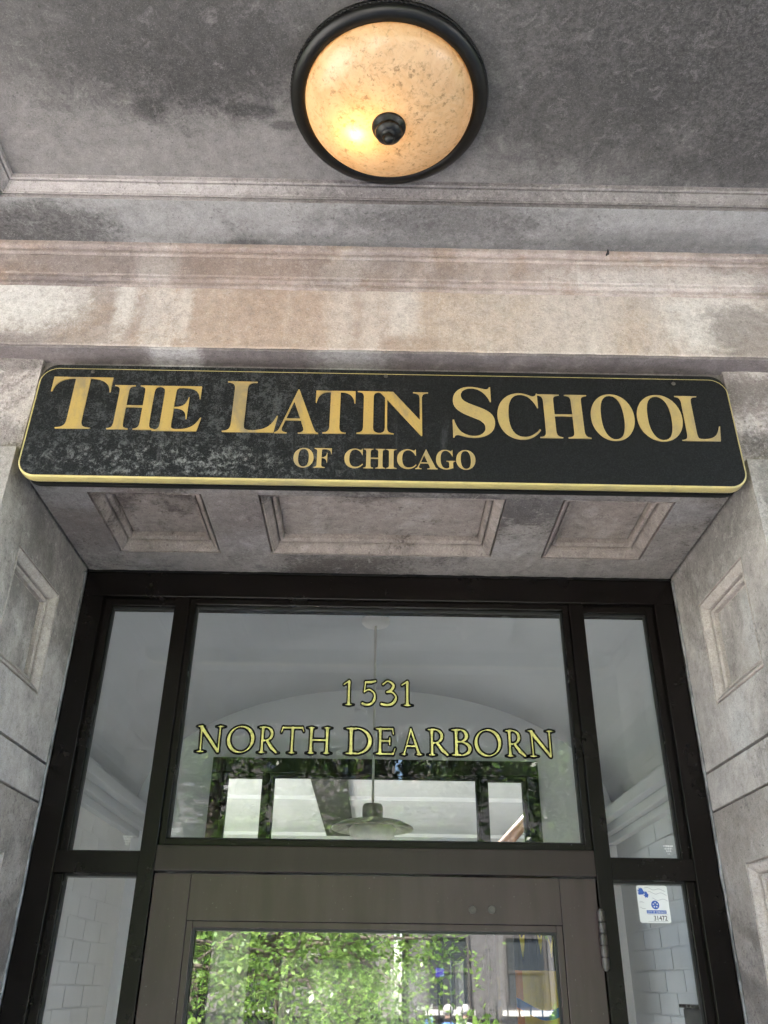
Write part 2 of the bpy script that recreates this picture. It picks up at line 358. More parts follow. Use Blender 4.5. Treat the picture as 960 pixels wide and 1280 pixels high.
def mat_sign():
    m = NT('black_smalt_sign_paint'); P = m.pos()
    f = m.noise(P, 420, 3, .7); mid = m.noise(P, 60, 9, .8, .3); st = m.noise(m.pos((14, 14, 1.6)), 1.7, 7, .7, .3)
    c = m.mix(m.ramp(f, .4, .7), (.006, .0063, .0066), (.018, .0185, .020))
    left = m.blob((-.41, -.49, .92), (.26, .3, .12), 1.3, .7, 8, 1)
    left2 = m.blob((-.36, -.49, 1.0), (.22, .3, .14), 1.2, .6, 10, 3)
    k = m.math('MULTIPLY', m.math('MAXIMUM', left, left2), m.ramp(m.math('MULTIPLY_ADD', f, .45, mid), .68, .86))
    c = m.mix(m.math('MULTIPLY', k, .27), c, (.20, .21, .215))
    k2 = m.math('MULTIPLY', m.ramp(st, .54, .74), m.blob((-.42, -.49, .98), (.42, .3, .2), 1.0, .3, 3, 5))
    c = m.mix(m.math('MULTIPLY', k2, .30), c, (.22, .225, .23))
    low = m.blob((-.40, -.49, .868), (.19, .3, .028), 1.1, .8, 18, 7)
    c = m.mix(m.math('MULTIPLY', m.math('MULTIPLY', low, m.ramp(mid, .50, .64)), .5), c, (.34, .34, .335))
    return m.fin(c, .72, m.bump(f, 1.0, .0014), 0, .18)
M['sign'] = mat_sign()

def mat_bowl():
    m = NT('amber_scavo_glass'); P = m.pos()
    n = m.noise(P, 95, 9, .78, .6); big = m.noise(P, 7, 4, .6); sp = m.noise(P, 85, 5, .7)
    big = m.noise(P, 16, 9, .75, 1.2)
    c = m.mix(m.ramp(big, .38, .62), (.88, .68, .44), (.80, .57, .33))
    zone = m.blob((.02, -.89, 1.36), (.14, .13, .3), 1.0, .7, 14, 2)
    c = m.mix(m.math('MULTIPLY', m.math('MULTIPLY', m.ramp(n, .50, .66), zone), .5), c, (.34, .19, .09))
    c = m.mix(m.math('MULTIPLY', m.math('MULTIPLY', m.ramp(sp, .54, .68), zone), .68), c, (.24, .13, .06))
    m.t.nodes.remove(m.b)
    t = m.node('ShaderNodeBsdfTranslucent'); d = m.node('ShaderNodeBsdfDiffuse'); g = m.node('ShaderNodeBsdfGlossy')
    m.set(t, 'Color', c); m.set(d, 'Color', c); g.inputs['Roughness'].default_value = .25
    mx = m.node('ShaderNodeMixShader'); mx.inputs[0].default_value = .45
    m.t.links.new(t.outputs[0], mx.inputs[1]); m.t.links.new(d.outputs[0], mx.inputs[2])
    m2 = m.node('ShaderNodeMixShader'); m2.inputs[0].default_value = .05
    m.t.links.new(mx.outputs[0], m2.inputs[1]); m.t.links.new(g.outputs[0], m2.inputs[2])
    m.t.links.new(m2.outputs[0], m.out.inputs[0])
    return m.mat
M['bowl'] = mat_bowl()

def mat_emit(name, c, s):
    m = NT(name); m.t.nodes.remove(m.b)
    e = m.node('ShaderNodeEmission'); e.inputs[0].default_value = (*c, 1); e.inputs[1].default_value = s
    m.t.links.new(e.outputs[0], m.out.inputs[0]); return m.mat

# ------------------------------------------------------------------ the ground and the street
tag(box('ground', M['soil'], -60, 60, -80, 60, GZ-.30, GZ-.02), kind='structure')
tag(box('pavement', M['concrete'], -40, 40, -8.2, -5.2, GZ-.1, GZ+.002), kind='structure')
tag(box('forecourt', M['concrete'], -9, 9, -5.19, -.48, GZ-.1, GZ+.006), kind='structure')
tag(box('road', M['asphalt'], -40, 40, -16.0, -9.6, GZ-.2, GZ-.012), kind='structure')
tag(box('kerb', M['concrete'], -40, 40, -9.6, -9.42, GZ-.2, GZ+.02, bevel=.01), kind='structure')
tag(box('far_pavement', M['concrete'], -40, 40, -19.5, -16.2, GZ-.1, GZ+.003), kind='structure')
pf = empty('porch_floor', (0, -1.5, FZ), kind='structure')
box('floor_slab', M['porch_floor'], -2.0, 2.0, -2.62, -.0, GZ, FZ, pf, .01)
box('step', M['porch_floor'], -1.5, 1.5, -2.92, -2.625, GZ, GZ+.125, pf, .01)

# ------------------------------------------------------------------ stone doorway
HW = .705              # half width of the opening
SZ = .8686             # soffit height
portal = empty('stone_doorway', (0, -.45, FZ), 'weathered grey and pinkish carved stone doorway framing the glazed entrance', 'doorway')

def rough_prism(name, mat, prof, x0, x1, parent, seg=.02, jit=.0012, seed=0, freq=18):
    """profile (y, z) run along x, its skin slightly uneven like worn stone"""
    n = max(2, int((x1-x0)/seg)); mb = MB(); k = len(prof)
    for i in range(n+1):
        x = x0+(x1-x0)*i/n
        for j, (y, z) in enumerate(prof):
            d = mnoise.noise_vector(Vector((x*freq, y*freq+seed, z*freq*2+seed*3)))
            e = mnoise.noise_vector(Vector((x*freq*3.1, y*freq*3+seed, z*freq*4+seed*7)))
            mb.v.append((x, y+jit*(d.y+.7*e.y), z+jit*(d.z+.7*e.z)))
    for i in range(n):
        for j in range(k):
            j2 = (j+1) % k
            mb.f.append((i*k+j, i*k+j2, (i+1)*k+j2, (i+1)*k+j)); mb.m.append(0)
    mb.f.append(tuple(range(k))[::-1]); mb.f.append(tuple(n*k+j for j in range(k))); mb.m += [0, 0]
    return mb.build(name, mat, parent)

def edged(y0, y1, z0, z1, r=.004):         # box section with eased front arrises
    return [(y1, z0), (y0+r, z0), (y0+r*.3, z0+r*.3), (y0, z0+r), (y0, (z0+z1)/2), (y0, z1-r), (y0+r*.3, z1-r*.3), (y0+r, z1), (y1, z1)]

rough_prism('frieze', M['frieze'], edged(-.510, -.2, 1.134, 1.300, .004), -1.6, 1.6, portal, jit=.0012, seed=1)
rough_prism('bed_course', M['lintel'], edged(-.508, -.2, 1.129, 1.137, .002), -1.6, 1.6, portal, jit=.0008, seed=9)
rough_prism('lower_fillet', M['fascia'], [(-.2, 1.2935), (-.513, 1.2935), (-.5155, 1.296), (-.5155, 1.304), (-.512, 1.3065), (-.514, 1.3075), (-.5195, 1.3105), (-.5195, 1.319), (-.2, 1.319)], -1.6, 1.6, portal, jit=.0013, seed=2)
rough_prism('fascia', M['fascia'], edged(-.522, -.2, 1.3185, 1.374, .003), -1.6, 1.6, portal, jit=.0011, seed=3)
rough_prism('upper_fillet', M['fascia'], [(-.2, 1.3725), (-.523, 1.3725), (-.526, 1.376), (-.526, 1.383), (-.5225, 1.386), (-.531, 1.3885), (-.533, 1.393), (-.533, 1.415), (-.2, 1.415)], -1.6, 1.6, portal, jit=.0013, seed=4)
MB().tube([(.478, -.530, 1.392), (.478, -.545, 1.387)], .0022, 8).tube([(.478, -.544, 1.394), (.478, -.5445, 1.381)], .0018, 6).build('nail', M['iron'], portal)
box('lintel', M['lintel'], -.7045, .7045, -.456, -.40, SZ+.004, 1.14, portal)
for s in (-1, 1):
    o = rough_prism('capital', M['capital'], edged(-.468, -.2, .905, 1.138, .005), min(s*HW, s*1.6), max(s*HW, s*1.6), portal, seg=.012, jit=.0026, seed=5+s, freq=26)

def rings(mb, P, u0, u1, v0, v1, prof, mi=0):
    """carve a moulded recessed panel: prof lists (inset, depth); P maps (u, v, depth) to a point"""
    loops = []
    for ins, dep in prof:
        loops.append([P(u0+ins, v0+ins, dep), P(u1-ins, v0+ins, dep), P(u1-ins, v1-ins, dep), P(u0+ins, v1-ins, dep)])
    for a, b in zip(loops, loops[1:]):
        for i in range(4):
            j = (i+1) % 4; mb.quad(a[i], a[j], b[j], b[i], mi)
    mb.quad(*loops[-1])

def plate(mb, P, u0, u1, v0, v1, holes):
    us = sorted({u0, u1, *[h[0] for h in holes], *[h[1] for h in holes]}); vs = sorted({v0, v1, *[h[2] for h in holes], *[h[3] for h in holes]})
    for a, b in zip(us, us[1:]):
        for c, d in zip(vs, vs[1:]):
            um, vm = (a+b)/2, (c+d)/2
            if any(h[0] < um < h[1] and h[2] < vm < h[3] for h in holes): continue
            mb.quad(P(a, c, 0), P(b, c, 0), P(b, d, 0), P(a, d, 0))

PROF = [(0, 0), (.0005, .011), (.0038, .011), (.0042, .001), (.007, .001), (.012, .006), (.018, .014), (.0195, .018), (.020, .030), (.0232, .030), (.0236, .021), (.028, .022), (.0305, .026), (.031, .040), (.0338, .040), (.034, .036)]
# the soffit with its three coffers
sof = empty('soffit', (0, -.2, SZ), parent=portal)
Ps = lambda u, v, d: (u, v, SZ+d)
coff = [(-.597, -.366), (-.251, .254), (.369, .598)]
mb = MB(); plate(mb, Ps, -.697, .697, -.449, .02, [(a, b, -.372, -.104) for a, b in coff])
mb.build('soffit_slab', M['soffit'], sof)
for a, b in coff:
    mb = MB(); rings(mb, Ps, a, b, -.372, -.104, PROF); mb.build('coffer', M['coffer'], sof)
box('backing', M['mortar'], -.72, .72, -.40, .09, SZ+.047, 1.0, sof)
# the jambs: moulded blocks with open joints
for s in (-1, 1):
    jb = empty('jamb', (s*HW, -.24, FZ), parent=portal)
    Pj = lambda u, v, d, s=s: (s*(HW+d), u, v)
    for z0, z1, hole, mt in ((.4115, .9025, (-.372, -.127, .523, .748), M['jamb']), (.3325, .4065, None, M['jamb']), (FZ, .3275, (-.372, -.128, -1.35, .216), M['jamb_low'])):
        mb = MB(); Y0, Y1, XO = -.485, .03, .95
        plate(mb, Pj, Y0, Y1, z0, z1, [hole] if hole else [])
        if hole: rings(mb, Pj, hole[0], hole[1], hole[2], hole[3], [(i*1.0, d*.72) for i, d in PROF], 1)
        for q in ([(HW, Y0, z0), (XO, Y0, z0), (XO, Y0, z1), (HW, Y0, z1)], [(HW, Y0, z1), (XO, Y0, z1), (XO, Y1, z1), (HW, Y1, z1)], [(HW, Y0, z0), (HW, Y1, z0), (XO, Y1, z0), (XO, Y0, z0)],
                  [(XO, Y0, z0), (XO, Y1, z0), (XO, Y1, z1), (XO, Y0, z1)], [(HW, Y1, z0), (XO, Y1, z0), (XO, Y1, z1), (HW, Y1, z1)]):
            mb.quad(*[(s*p[0], p[1], p[2]) for p in q])
        o = mb.build('stone_block', [mt, M['jamb_mould']], jb)
        bm = bmesh.new(); bm.from_mesh(o.data); bmesh.ops.remove_doubles(bm, verts=bm.verts, dist=1e-5); bmesh.ops.recalc_face_normals(bm, faces=bm.faces); bm.to_mesh(o.data); bm.free()
        b = o.modifiers.new('bevel', 'BEVEL'); b.width = .0022; b.segments = 2; b.limit_method = 'ANGLE'; b.angle_limit = R(60)
    for za, zb in ((.40, .42), (.32, .34)): box('joint_mortar', M['mortar'], s*(HW+.013), s*.93, -.472, .02, za, zb, jb)
    # crumbling sealant between stone and aluminium
    pts = [(s*(.7035+.0012*mnoise.noise(Vector((z*22, s*3, 1)))), -.006+.002*mnoise.noise(Vector((z*15, s, 7))), z) for z in np.linspace(-1.0, .862, 240)]
    MB().tube(pts, [.0036+.0016*mnoise.noise(Vector((p[2]*22, s*5, 0))) for p in pts], 6).build('sealant', M['sealant'], jb, smooth=True)
pts = [(x, -.003, .866+.0012*mnoise.noise(Vector((x*20, 0, 4)))) for x in np.linspace(-.70, .70, 160)]
MB().tube(pts, [.003+.0018*mnoise.noise(Vector((p[0]*45, 2, 0))) for p in pts], 6).build('sealant', M['black'], portal, smooth=True)

# ------------------------------------------------------------------ porch ceiling
CZ, PZ = 1.402, 1.446
ceil = empty('porch_ceiling', (0, -1.4, CZ), kind='structure')
px, pya, pyb = .790, -.648, -2.05
pr = .850
mb = MB(); plate(mb, lambda u, v, d: (u, v, CZ+d), -1.75, 1.75, -2.25, -.50, [(-px, pr, pyb, pya)])
mb.build('ceiling_margin', M['margin'], ceil)
mb = MB(); Pc = lambda u, v, d: (u, v, CZ+d)
prof = [(0, 0), (0, .028), (.0065, .028), (.0066, .004), (.009, .004), (.009, .008), (.012, .014), (.018, .0215), (.0205, .024), (.0206, .036), (.0230, .036), (.0231, .026), (.027, .0275), (.0275, .036), (.029, .036), (.0292, .0355)]
loops = []
for ins, dep in prof:
    loops.append([Pc(-px+ins, pyb+ins, dep), Pc(pr-ins, pyb+ins, dep), Pc(pr-ins, pya-ins, dep), Pc(-px+ins, pya-ins, dep)])
for a, b in zip(loops, loops[1:]):
    for i in range(4): mb.quad(a[i], a[(i+1) % 4], b[(i+1) % 4], b[i])
mb.build('ceiling_moulding', M['moulding'], ceil)
box('ceiling_panel', M['panel'], -px-.02, pr+.02, pyb-.02, pya+.02, CZ+.0365, CZ+.10, ceil)

# ------------------------------------------------------------------ portico front and the building round the door
port = empty('portico', (0, -2.35, FZ), 'limestone portico of two square piers carrying a flat beam', 'portico')
box('front_beam', M['facade'], -1.75, 1.75, -2.55, -2.25, 1.14, 1.9, port, .01)
for s in (-1, 1):
    box('side_beam', M['facade'], s*1.5, s*1.75, -2.249, -.535, 1.2, 1.9, port, .01)
    c = MB().box(min(s*1.06, s*1.62), max(s*1.06, s*1.62), -2.58, -2.22, FZ, FZ+.18).box(min(s*1.09, s*1.59), max(s*1.09, s*1.59), -2.55, -2.25, FZ+.18, FZ+2.80).box(min(s*1.05, s*1.63), max(s*1.05, s*1.63), -2.59, -2.21, FZ+2.80, FZ+2.94)
    c.build('pier', M['facade'], port, bevel=.008)
box('roof_slab', M['facade'], -1.85, 1.85, -2.65, -.0, 1.901, 2.05, port, .01)
bld = empty('school_building', (0, 4, GZ), 'pale stone school building round the entrance', 'building')
box('wall', M['facade'], -3.2, -.951, -.47, -.0, GZ, 3.6, bld)
box('wall', M['facade'], .951, 7.0, -.47, -.0, GZ, 3.6, bld)
box('wall', M['facade'], -.950, .950, -.195, -.0, 1.145, 3.6, bld)
box('roof', M['facade'], -3.4, 7.2, -.6, 2.9, 3.601, 3.8, bld)  # stops short at the rear so sun reaches the added skylight
box('rear_wall', M['facade'], -3.2, 7.0, 8.1, 8.4, GZ, 1.6, bld)
box('side_wall', M['facade'], 6.7, 7.0, .001, 8.099, GZ, 3.6, bld)

# ------------------------------------------------------------------ the glazed entrance screen
def bead(parent, x0, x1, z0, z1, wd, y0, y1, sides='LRTB', fm='frame'):
    if 'L' in sides: box('glazing_bead', M[fm], x0, x0+wd, y0, y1, z0, z1, parent, .0012)
    if 'R' in sides: box('glazing_bead', M[fm], x1-wd, x1, y0, y1, z0, z1, parent, .0012)
    a = x0+(wd if 'L' in sides else 0); b = x1-(wd if 'R' in sides else 0)
    if 'T' in sides: box('glazing_bead', M[fm], a, b, y0, y1, z1-wd, z1, parent, .0012)
    if 'B' in sides: box('glazing_bead', M[fm], a, b, y0, y1, z0, z0+wd, parent, .0012)
    g = .004                                   # black rubber line against the glass
    mb = MB(); xa, xb, za, zb = x0+(wd if 'L' in sides else 0), x1-(wd if 'R' in sides else 0), z0+(wd if 'B' in sides else 0), z1-(wd if 'T' in sides else 0)
    mb.box(xa, xa+g, y1-.012, y1-.002, za, zb).box(xb-g, xb, y1-.012, y1-.002, za, zb).box(xa+g, xb-g, y1-.012, y1-.002, zb-g, zb).box(xa+g, xb-g, y1-.012, y1-.002, za, za+g)
    mb.build('gasket', M['gasket'], parent)

def make_screen(y, lbl):
    f = empty('entrance_screen', (0, y, FZ), lbl, 'door frame')
    Y0, Y1 = y, y+.10
    box('head', M['frame'], -.7015, .7015, Y0, Y1, .803, .8655, f, .0015)
    panes = {}
    for s in (-1, 1):
        box('jamb_post', M['frame'], s*.652, s*.7015, Y0, Y1, FZ, .8028, f, .0015)
        box('mullion', M['frame'], s*.449, s*.482, Y0, Y1, FZ, .8028, f, .0015)
        box('sidelight_bar', M['frame'], s*.4822, s*.6518, Y0+.002, Y1, .197, .2385, f, .0012)
        a, b = min(s*.4822, s*.6518), max(s*.4822, s*.6518)
        bead(f, a, b, .2387, .8028, .018, Y0+.014, Y0+.036, 'T' + ('L' if s < 0 else 'R'))
        bead(f, a, b, FZ+.25, .1968, .018, Y0+.014, Y0+.036, 'B' + ('L' if s < 0 else 'R'))
        box('bottom_panel', M['frame'], s*.4822, s*.6518, Y0+.01, Y0+.06, FZ, FZ+.2498, f)
        panes['side_up', s] = box('pane', M['glass'], s*.4825, s*.6515, Y0+.036, Y0+.042, .240, .802, f)
        panes['side_low', s] = box('pane', M['glass'], s*.4825, s*.6515, Y0+.036, Y0+.042, FZ+.26, .196, f)
    box('transom_bar', M['bar_metal'], -.4488, .4488, Y0, Y1, .2025, .2520, f, .0015)
    bead(f, -.4488, .4488, .2522, .8028, .014, Y0+.010, Y0+.036, 'LRTB')
    panes['transom'] = box('pane', M['glass'], -.4485, .4485, Y0+.036, Y0+.042, .256, .802, f)
    return f, panes

def make_door(y, lbl):
    d = empty('entrance_door', (0, y, FZ), lbl, 'door')
    Y0, Y1 = y+.003, y+.047
    for s in (-1, 1):
        box('stile', M['door_metal'], s*.3725, s*.4465, Y0, Y1, FZ+.01, .1985, d, .0015)
    box('top_rail', M['door_metal'], -.3722, .3722, Y0, Y1, .1125, .1985, d, .0012)
    box('bottom_rail', M['door_metal'], -.3722, .3722, Y0, Y1, FZ+.01, FZ+.26, d, .0012)
    bead(d, -.3722, .3722, FZ+.2605, .1123, .0125, Y0+.004, Y0+.022, 'LRTB', 'door_metal')
    box('pane', M['door_glass'], -.3715, .3715, Y0+.022, Y0+.028, FZ+.262, .111, d)
    MB().tube([(-.41, Y0-.05, -.95), (-.41, Y0-.05, -.55)], .011, 12).tube([(-.41, Y0-.05, -.90), (-.41, Y0, -.90)], .008, 10).tube([(-.41, Y0-.05, -.60), (-.41, Y0, -.60)], .008, 10).build('pull_handle', M['steel'], d, smooth=True)
    for zc in (.088, -1.45):
        mb = MB(); n = 5; h = .104/n
        for i in range(n):
            a, b = zc-.052+i*h+.0008, zc-.052+(i+1)*h-.0008
            mb.lathe([(0, a), (.0062, a), (.0072, a+.001), (.0072, b-.001), (.0062, b), (0, b)], (.4485, y-.0065, 0), 16)
        mb.lathe([(0, zc-.0545), (.0045, zc-.0545), (.0045, zc+.0545), (0, zc+.0545)], (.4485, y-.0065, 0), 12)
        mb.build('hinge', M['steel'] if False else M['bolt'], d, smooth=False)
    return d

screen, panes = make_screen(0, 'dark bronze frame with transom and sidelights set in the stone opening')
door = make_door(0, 'dark bronze glazed door under the 1531 transom')
for x, z in ((.195, .1386), (.233, .1391)):
    mb = MB(); c = 24
    prof = [(.0078, 0), (.0078, .0015), (.0066, .0028), (.0058, .0022), (.003, .0026), (0, .0026)]
    b0 = len(mb.v)
    for r_, h in prof:
        for i in range(c):
            a = 2*math.pi*i/c; mb.v.append((x+r_*math.cos(a), .0028-h, z+r_*math.sin(a)))
    for k in range(len(prof)-1):
        for i in range(c):
            j = (i+1) % c; mb.f.append((k*c+i, k*c+j, (k+1)*c+j, (k+1)*c+i)); mb.m.append(0)
    mb.build('bolt_cap', M['bolt'], door, smooth=True)
# the same screen again at the back of the vestibule
def copy_tree(root, dy):
    r = root.copy(); col.objects.link(r); r.location.y += dy
    for ch in list(root.children):
        c = ch.copy(); col.objects.link(c); c.parent = r; c.matrix_parent_inverse = ch.matrix_parent_inverse
    return r
VY = 1.88
inner = copy_tree(screen, VY); tag(inner, 'dark inner door frame seen behind the transom glass inside the vestibule', 'door frame')
idoor = copy_tree(door, VY); tag(idoor, 'inner glazed door beyond the vestibule seen behind the entrance door glass', 'door')

# ------------------------------------------------------------------ lettering
def font_mesh(ch, bold=True, depth=.5):
    c = bpy.data.curves.new('letter', 'FONT')
    if bold: ch = ''.join(chr(0x1D400+ord(k)-65) if 'A' <= k <= 'Z' else k for k in ch)
    c.body = ch; c.extrude = depth; c.offset = -.008 if bold else 0; c.resolution_u = 8; c.fill_mode = 'BOTH'
    o = bpy.data.objects.new('letter', c); col.objects.link(o)
    dg = bpy.context.evaluated_depsgraph_get(); dg.update()
    me = bpy.data.meshes.new_from_object(o.evaluated_get(dg))
    bpy.data.objects.remove(o); bpy.data.curves.remove(c)
    return me

def fit_letter(me, x0, x1, z0, z1, yf, yb):
    v = np.empty(len(me.vertices)*3); me.vertices.foreach_get('co', v); v = v.reshape(-1, 3)
    lo, hi = v.min(0), v.max(0); t = (v-lo)/(hi-lo)
    out = np.stack([x0+(x1-x0)*t[:, 0], yb+(yf-yb)*t[:, 2], z0+(z1-z0)*t[:, 1]], 1)
    me.vertices.foreach_set('co', out.ravel()); me.update(); return me

# ------------------------------------------------------------------ the school sign
sign = empty('name_sign', (0, -.47, .80), 'long black name board with gold serif letters and rounded ends above the door', 'sign')
def rounded(x0, x1, z0, z1, r, n=8):
    pts = []
    for cx, cz, a0 in ((x1-r, z1-r, 0), (x0+r, z1-r, 90), (x0+r, z0+r, 180), (x1-r, z0+r, 270)):
        for i in range(n+1):
            a = R(a0+90*i/n); pts.append((cx+r*math.cos(a), cz+r*math.sin(a)))
    return pts
def slab(name, mat, pts, yf, yb, parent, bevel=.0):
    mb = MB(); n = len(pts)
    mb.v = [(x, yf, z) for x, z in pts]+[(x, yb, z) for x, z in pts]
    mb.f = [tuple(range(n)), tuple(range(2*n-1, n-1, -1))]+[(i, n+i, n+(i+1) % n, (i+1) % n) for i in range(n)]; mb.m = [0]*len(mb.f)
    return mb.build(name, mat, parent, bevel=bevel)
SX0, SX1, SB, ST = -.689, .693, .8340, 1.0975
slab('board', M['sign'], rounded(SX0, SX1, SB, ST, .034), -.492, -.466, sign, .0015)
slab('backing_board', M['black'], rounded(SX0+.006, SX1-.006, SB-.004, ST-.004, .034), -.4655, -.4565, sign, .001)
mb = MB(); sec = [(-.002, -.4915), (.0, -.4925), (.0018, -.4910), (.0026, -.488), (.0028, -.481), (.0024, -.473), (.0010, -.4705), (-.002, -.4705)]
lp = [rounded(SX0-d, SX1+d, SB-d, ST+d, .034+d, 10) for d, y in sec]; n = len(lp[0])
mb.v = [(x, sec[k][1], z) for k in range(len(sec)) for x, z in [(x_, z_-(.0100 if z_ > (SB+ST)/2 else 0)) for x_, z_ in lp[k]]]
for k in range(len(sec)-1):
    for i in range(n): mb.f.append((k*n+i, k*n+(i+1) % n, (k+1)*n+(i+1) % n, (k+1)*n+i)); mb.m.append(0)
mb.build('gold_rim', M['gold_rim'], sign, smooth=True)
for x, z in ((.004, 1.082), (.587, 1.076), (-.587, 1.080)):
    mb = MB()
    for k, (r_, h) in enumerate([(.0042, 0), (.0042, .0012), (.002, .0022), (0, .0022)]):
        for i in range(12):
            a = 2*math.pi*i/12; mb.v.append((x+r_*math.cos(a), -.4921-h, z+r_*math.sin(a)))
    for k in range(3):
        for i in range(12): mb.f.append((k*12+i, k*12+(i+1) % 12, (k+1)*12+(i+1) % 12, (k+1)*12+i)); mb.m.append(0)
    mb.build('screw', M['bolt'], sign)
SIGN = [('T', -0.6613, -0.5432, 0.9402, 1.0646), ('H', -0.5367, -0.4451, 0.9402, 1.0464), ('E', -0.4491, -0.3565, 0.9383, 1.0464),
 ('L', -0.3129, -0.2068, 0.9386, 1.0608), ('A', -0.2115, -0.1262, 0.9377, 1.0435), ('T', -0.1343, -0.0558, 0.9393, 1.0415),
 ('I', -0.0517, -0.0068, 0.9397, 1.0421), ('N', -0.0097, 0.0889, 0.9374, 1.0417), ('S', 0.1363, 0.2194, 0.9347, 1.0574),
 ('C', 0.2253, 0.3086, 0.9328, 1.0436), ('H', 0.306, 0.4057, 0.9375, 1.042), ('O', 0.4102, 0.4958, 0.9336, 1.045),
 ('O', 0.5016, 0.5906, 0.9339, 1.0452), ('L', 0.5830, 0.6622, 0.9365, 1.044),
 ('O', -0.1703, -0.132, 0.8605, 0.9039), ('F', -0.1309, -0.0977, 0.8606, 0.9041), ('C', -0.0731, -0.0376, 0.8609, 0.9044),
 ('H', -0.0365, 0.0048, 0.8611, 0.9046), ('I', 0.0065, 0.0266, 0.8611, 0.9046), ('C', 0.0277, 0.0644, 0.8613, 0.9049),
 ('A', 0.0621, 0.1045, 0.8615, 0.9051), ('G', 0.1022, 0.1389, 0.8617, 0.9052), ('O', 0.1406, 0.1774, 0.8618, 0.9054)]
for i, (c, x0, x1, z0, z1) in enumerate(SIGN):
    me = fit_letter(font_mesh(c), x0, x1, z0, z1, -.4942, -.490)
    me.materials.append(M['gold'] if i < 8 else M['gold_pale'])
    link(bpy.data.objects.new('letter', me), sign)

# ------------------------------------------------------------------ gilded lettering on the transom: strokes -> distance field -> outline
TH, TN, SF = .120, .089, .082
def curve_pts(pts, n=10):
    P = [np.array(p, float) for p in pts]; P = [2*P[0]-P[1]]+P+[2*P[-1]-P[-2]]; out = []
    for i in range(1, len(P)-2):
        for k in range(n):
            t = k/n
            out.append(.5*((2*P[i])+(-P[i-1]+P[i+1])*t+(2*P[i-1]-5*P[i]+4*P[i+1]-P[i+2])*t*t+(-P[i-1]+3*P[i]-3*P[i+1]+P[i+2])*t**3))
    out.append(P[-2]); return [tuple(o) for o in out]
def ell(cx, cy, rx, ry, a0, a1, tilt=0, n=48):
    o = []
    for i in range(n+1):
        a = R(a0+(a1-a0)*i/n); wgt = abs(math.cos(a-R(tilt)))**1.6
        o.append((cx+rx*math.cos(a), cy+ry*math.sin(a), TN*.85+(TH-TN*.85)*wgt))
    return o
def stem(x, r=TH, y0=.115, y1=.885): return [(x, y0, r*1.0), (x, .3, r*.90), (x, .7, r*.90), (x, y1, r*1.0)]
def ser(x, y, l, r=None, s=SF): return [(x-l-.03, y, s*.62), (x-l*.4, y, s), (x+l*.4, y, s), (x+(l if r is None else r)+.03, y, s*.62)]
B, T_ = .082, .918
GL = {
 'N': [[(.20, B, TN), (.17, T_, TN)], ser(.20, B, .19), ser(.12, T_, .13), [(.17, T_-.04, TH), (.87, .11, TH*.9)], [(.90, .08, TN), (.90, T_, TN)], ser(.92, T_, .17)],
 'O': [ell(.5, .5, .44, .43, 0, 360, 18, 80)],
 'R': [stem(.2), ser(.2, B, .18), ser(.12, T_, .12), ell(.30, .70, .31, .225, 95, -95, 0, 40), [(.2, .925, TN), (.30, .925, TN)], [(.2, .47, TN), (.30, .475, TN)], [(.42, .46, TH*.9), (.62, .24, TH), (.82, .10, TH*.8)], [(.82, B, SF), (.98, B-.01, SF*.6)]],
 'T': [[(.06, T_-.01, TN), (.94, T_-.01, TN)], [(.07, T_, SF), (.0, .76, SF)], [(.93, T_, SF), (1.0, .80, SF)], stem(.5), ser(.5, B, .19)],
 'H': [stem(.2), stem(.82), [(.2, .51, TN), (.82, .51, TN)], ser(.2, B, .17), ser(.2, T_, .17), ser(.82, B, .17), ser(.82, T_, .17)],
 'D': [stem(.2), ser(.13, B, .13), ser(.13, T_, .13), ell(.34, .5, .49, .43, 90, -90, 0, 50), [(.2, T_, TN), (.36, T_-.005, TN)], [(.2, B, TN), (.36, B+.005, TN)]],
 'E': [stem(.2), ser(.13, B, .13), ser(.13, T_, .13), [(.2, T_, TN), (.70, T_, TN)], [(.70, T_, SF), (.73, .76, SF)], [(.2, .51, TN), (.58, .51, TN)], [(.59, .62, SF), (.59, .40, SF)], [(.2, B, TN), (.72, B, TN)], [(.72, B, SF), (.80, .26, SF)]],
 'A': [[(.14, B, TN), (.46, .93, TN)], [(.46, .93, TH*.8), (.83, .12, TH)], [(.27, .36, TN), (.70, .36, TN)], ser(.12, B, .14), ser(.86, B, .17)],
 'B': [stem(.2), ser(.12, B, .12), ser(.12, T_, .12), ell(.30, .725, .27, .205, 95, -90, 0, 36), ell(.32, .29, .36, .225, 90, -95, 0, 36), [(.2, T_, TN), (.30, T_, TN)], [(.2, .52, TN), (.32, .52, TN)], [(.2, B, TN), (.32, B, TN)]],
 '1': [stem(.3), ser(.3, B, .22), [(.30, .93, TN), (.06, .80, TN*.9)]],
 '5': [[(.20, .90, TN*1.1), (.50, .91, TN*1.2), (.70, .95, TN)], [(.20, .90, TN), (.15, .55, TN)],
       [(x, y, r_) for (x, y), r_ in zip(curve_pts([(.15, .55), (.38, .62), (.62, .50), (.66, .30), (.52, .11), (.28, .05), (.06, .10)]), np.interp(np.linspace(0, 1, 61), [0, .3, .5, .75, 1], [TN, TN, TH, TN*1.1, TN*1.15]))]],
 '3': [[(x, y, r_) for (x, y), r_ in zip(curve_pts([(.08, .82), (.30, .94), (.54, .80), (.46, .62), (.26, .53)]), np.interp(np.linspace(0, 1, 41), [0, .3, .6, 1], [TN, TN, TH, TN]))],
       [(x, y, r_) for (x, y), r_ in zip(curve_pts([(.26, .53), (.50, .52), (.66, .33), (.52, .11), (.28, .05), (.02, .08)]), np.interp(np.linspace(0, 1, 51), [0, .3, .5, .75, 1], [TN, TN, TH, TN*1.1, TN*1.15]))]],
}
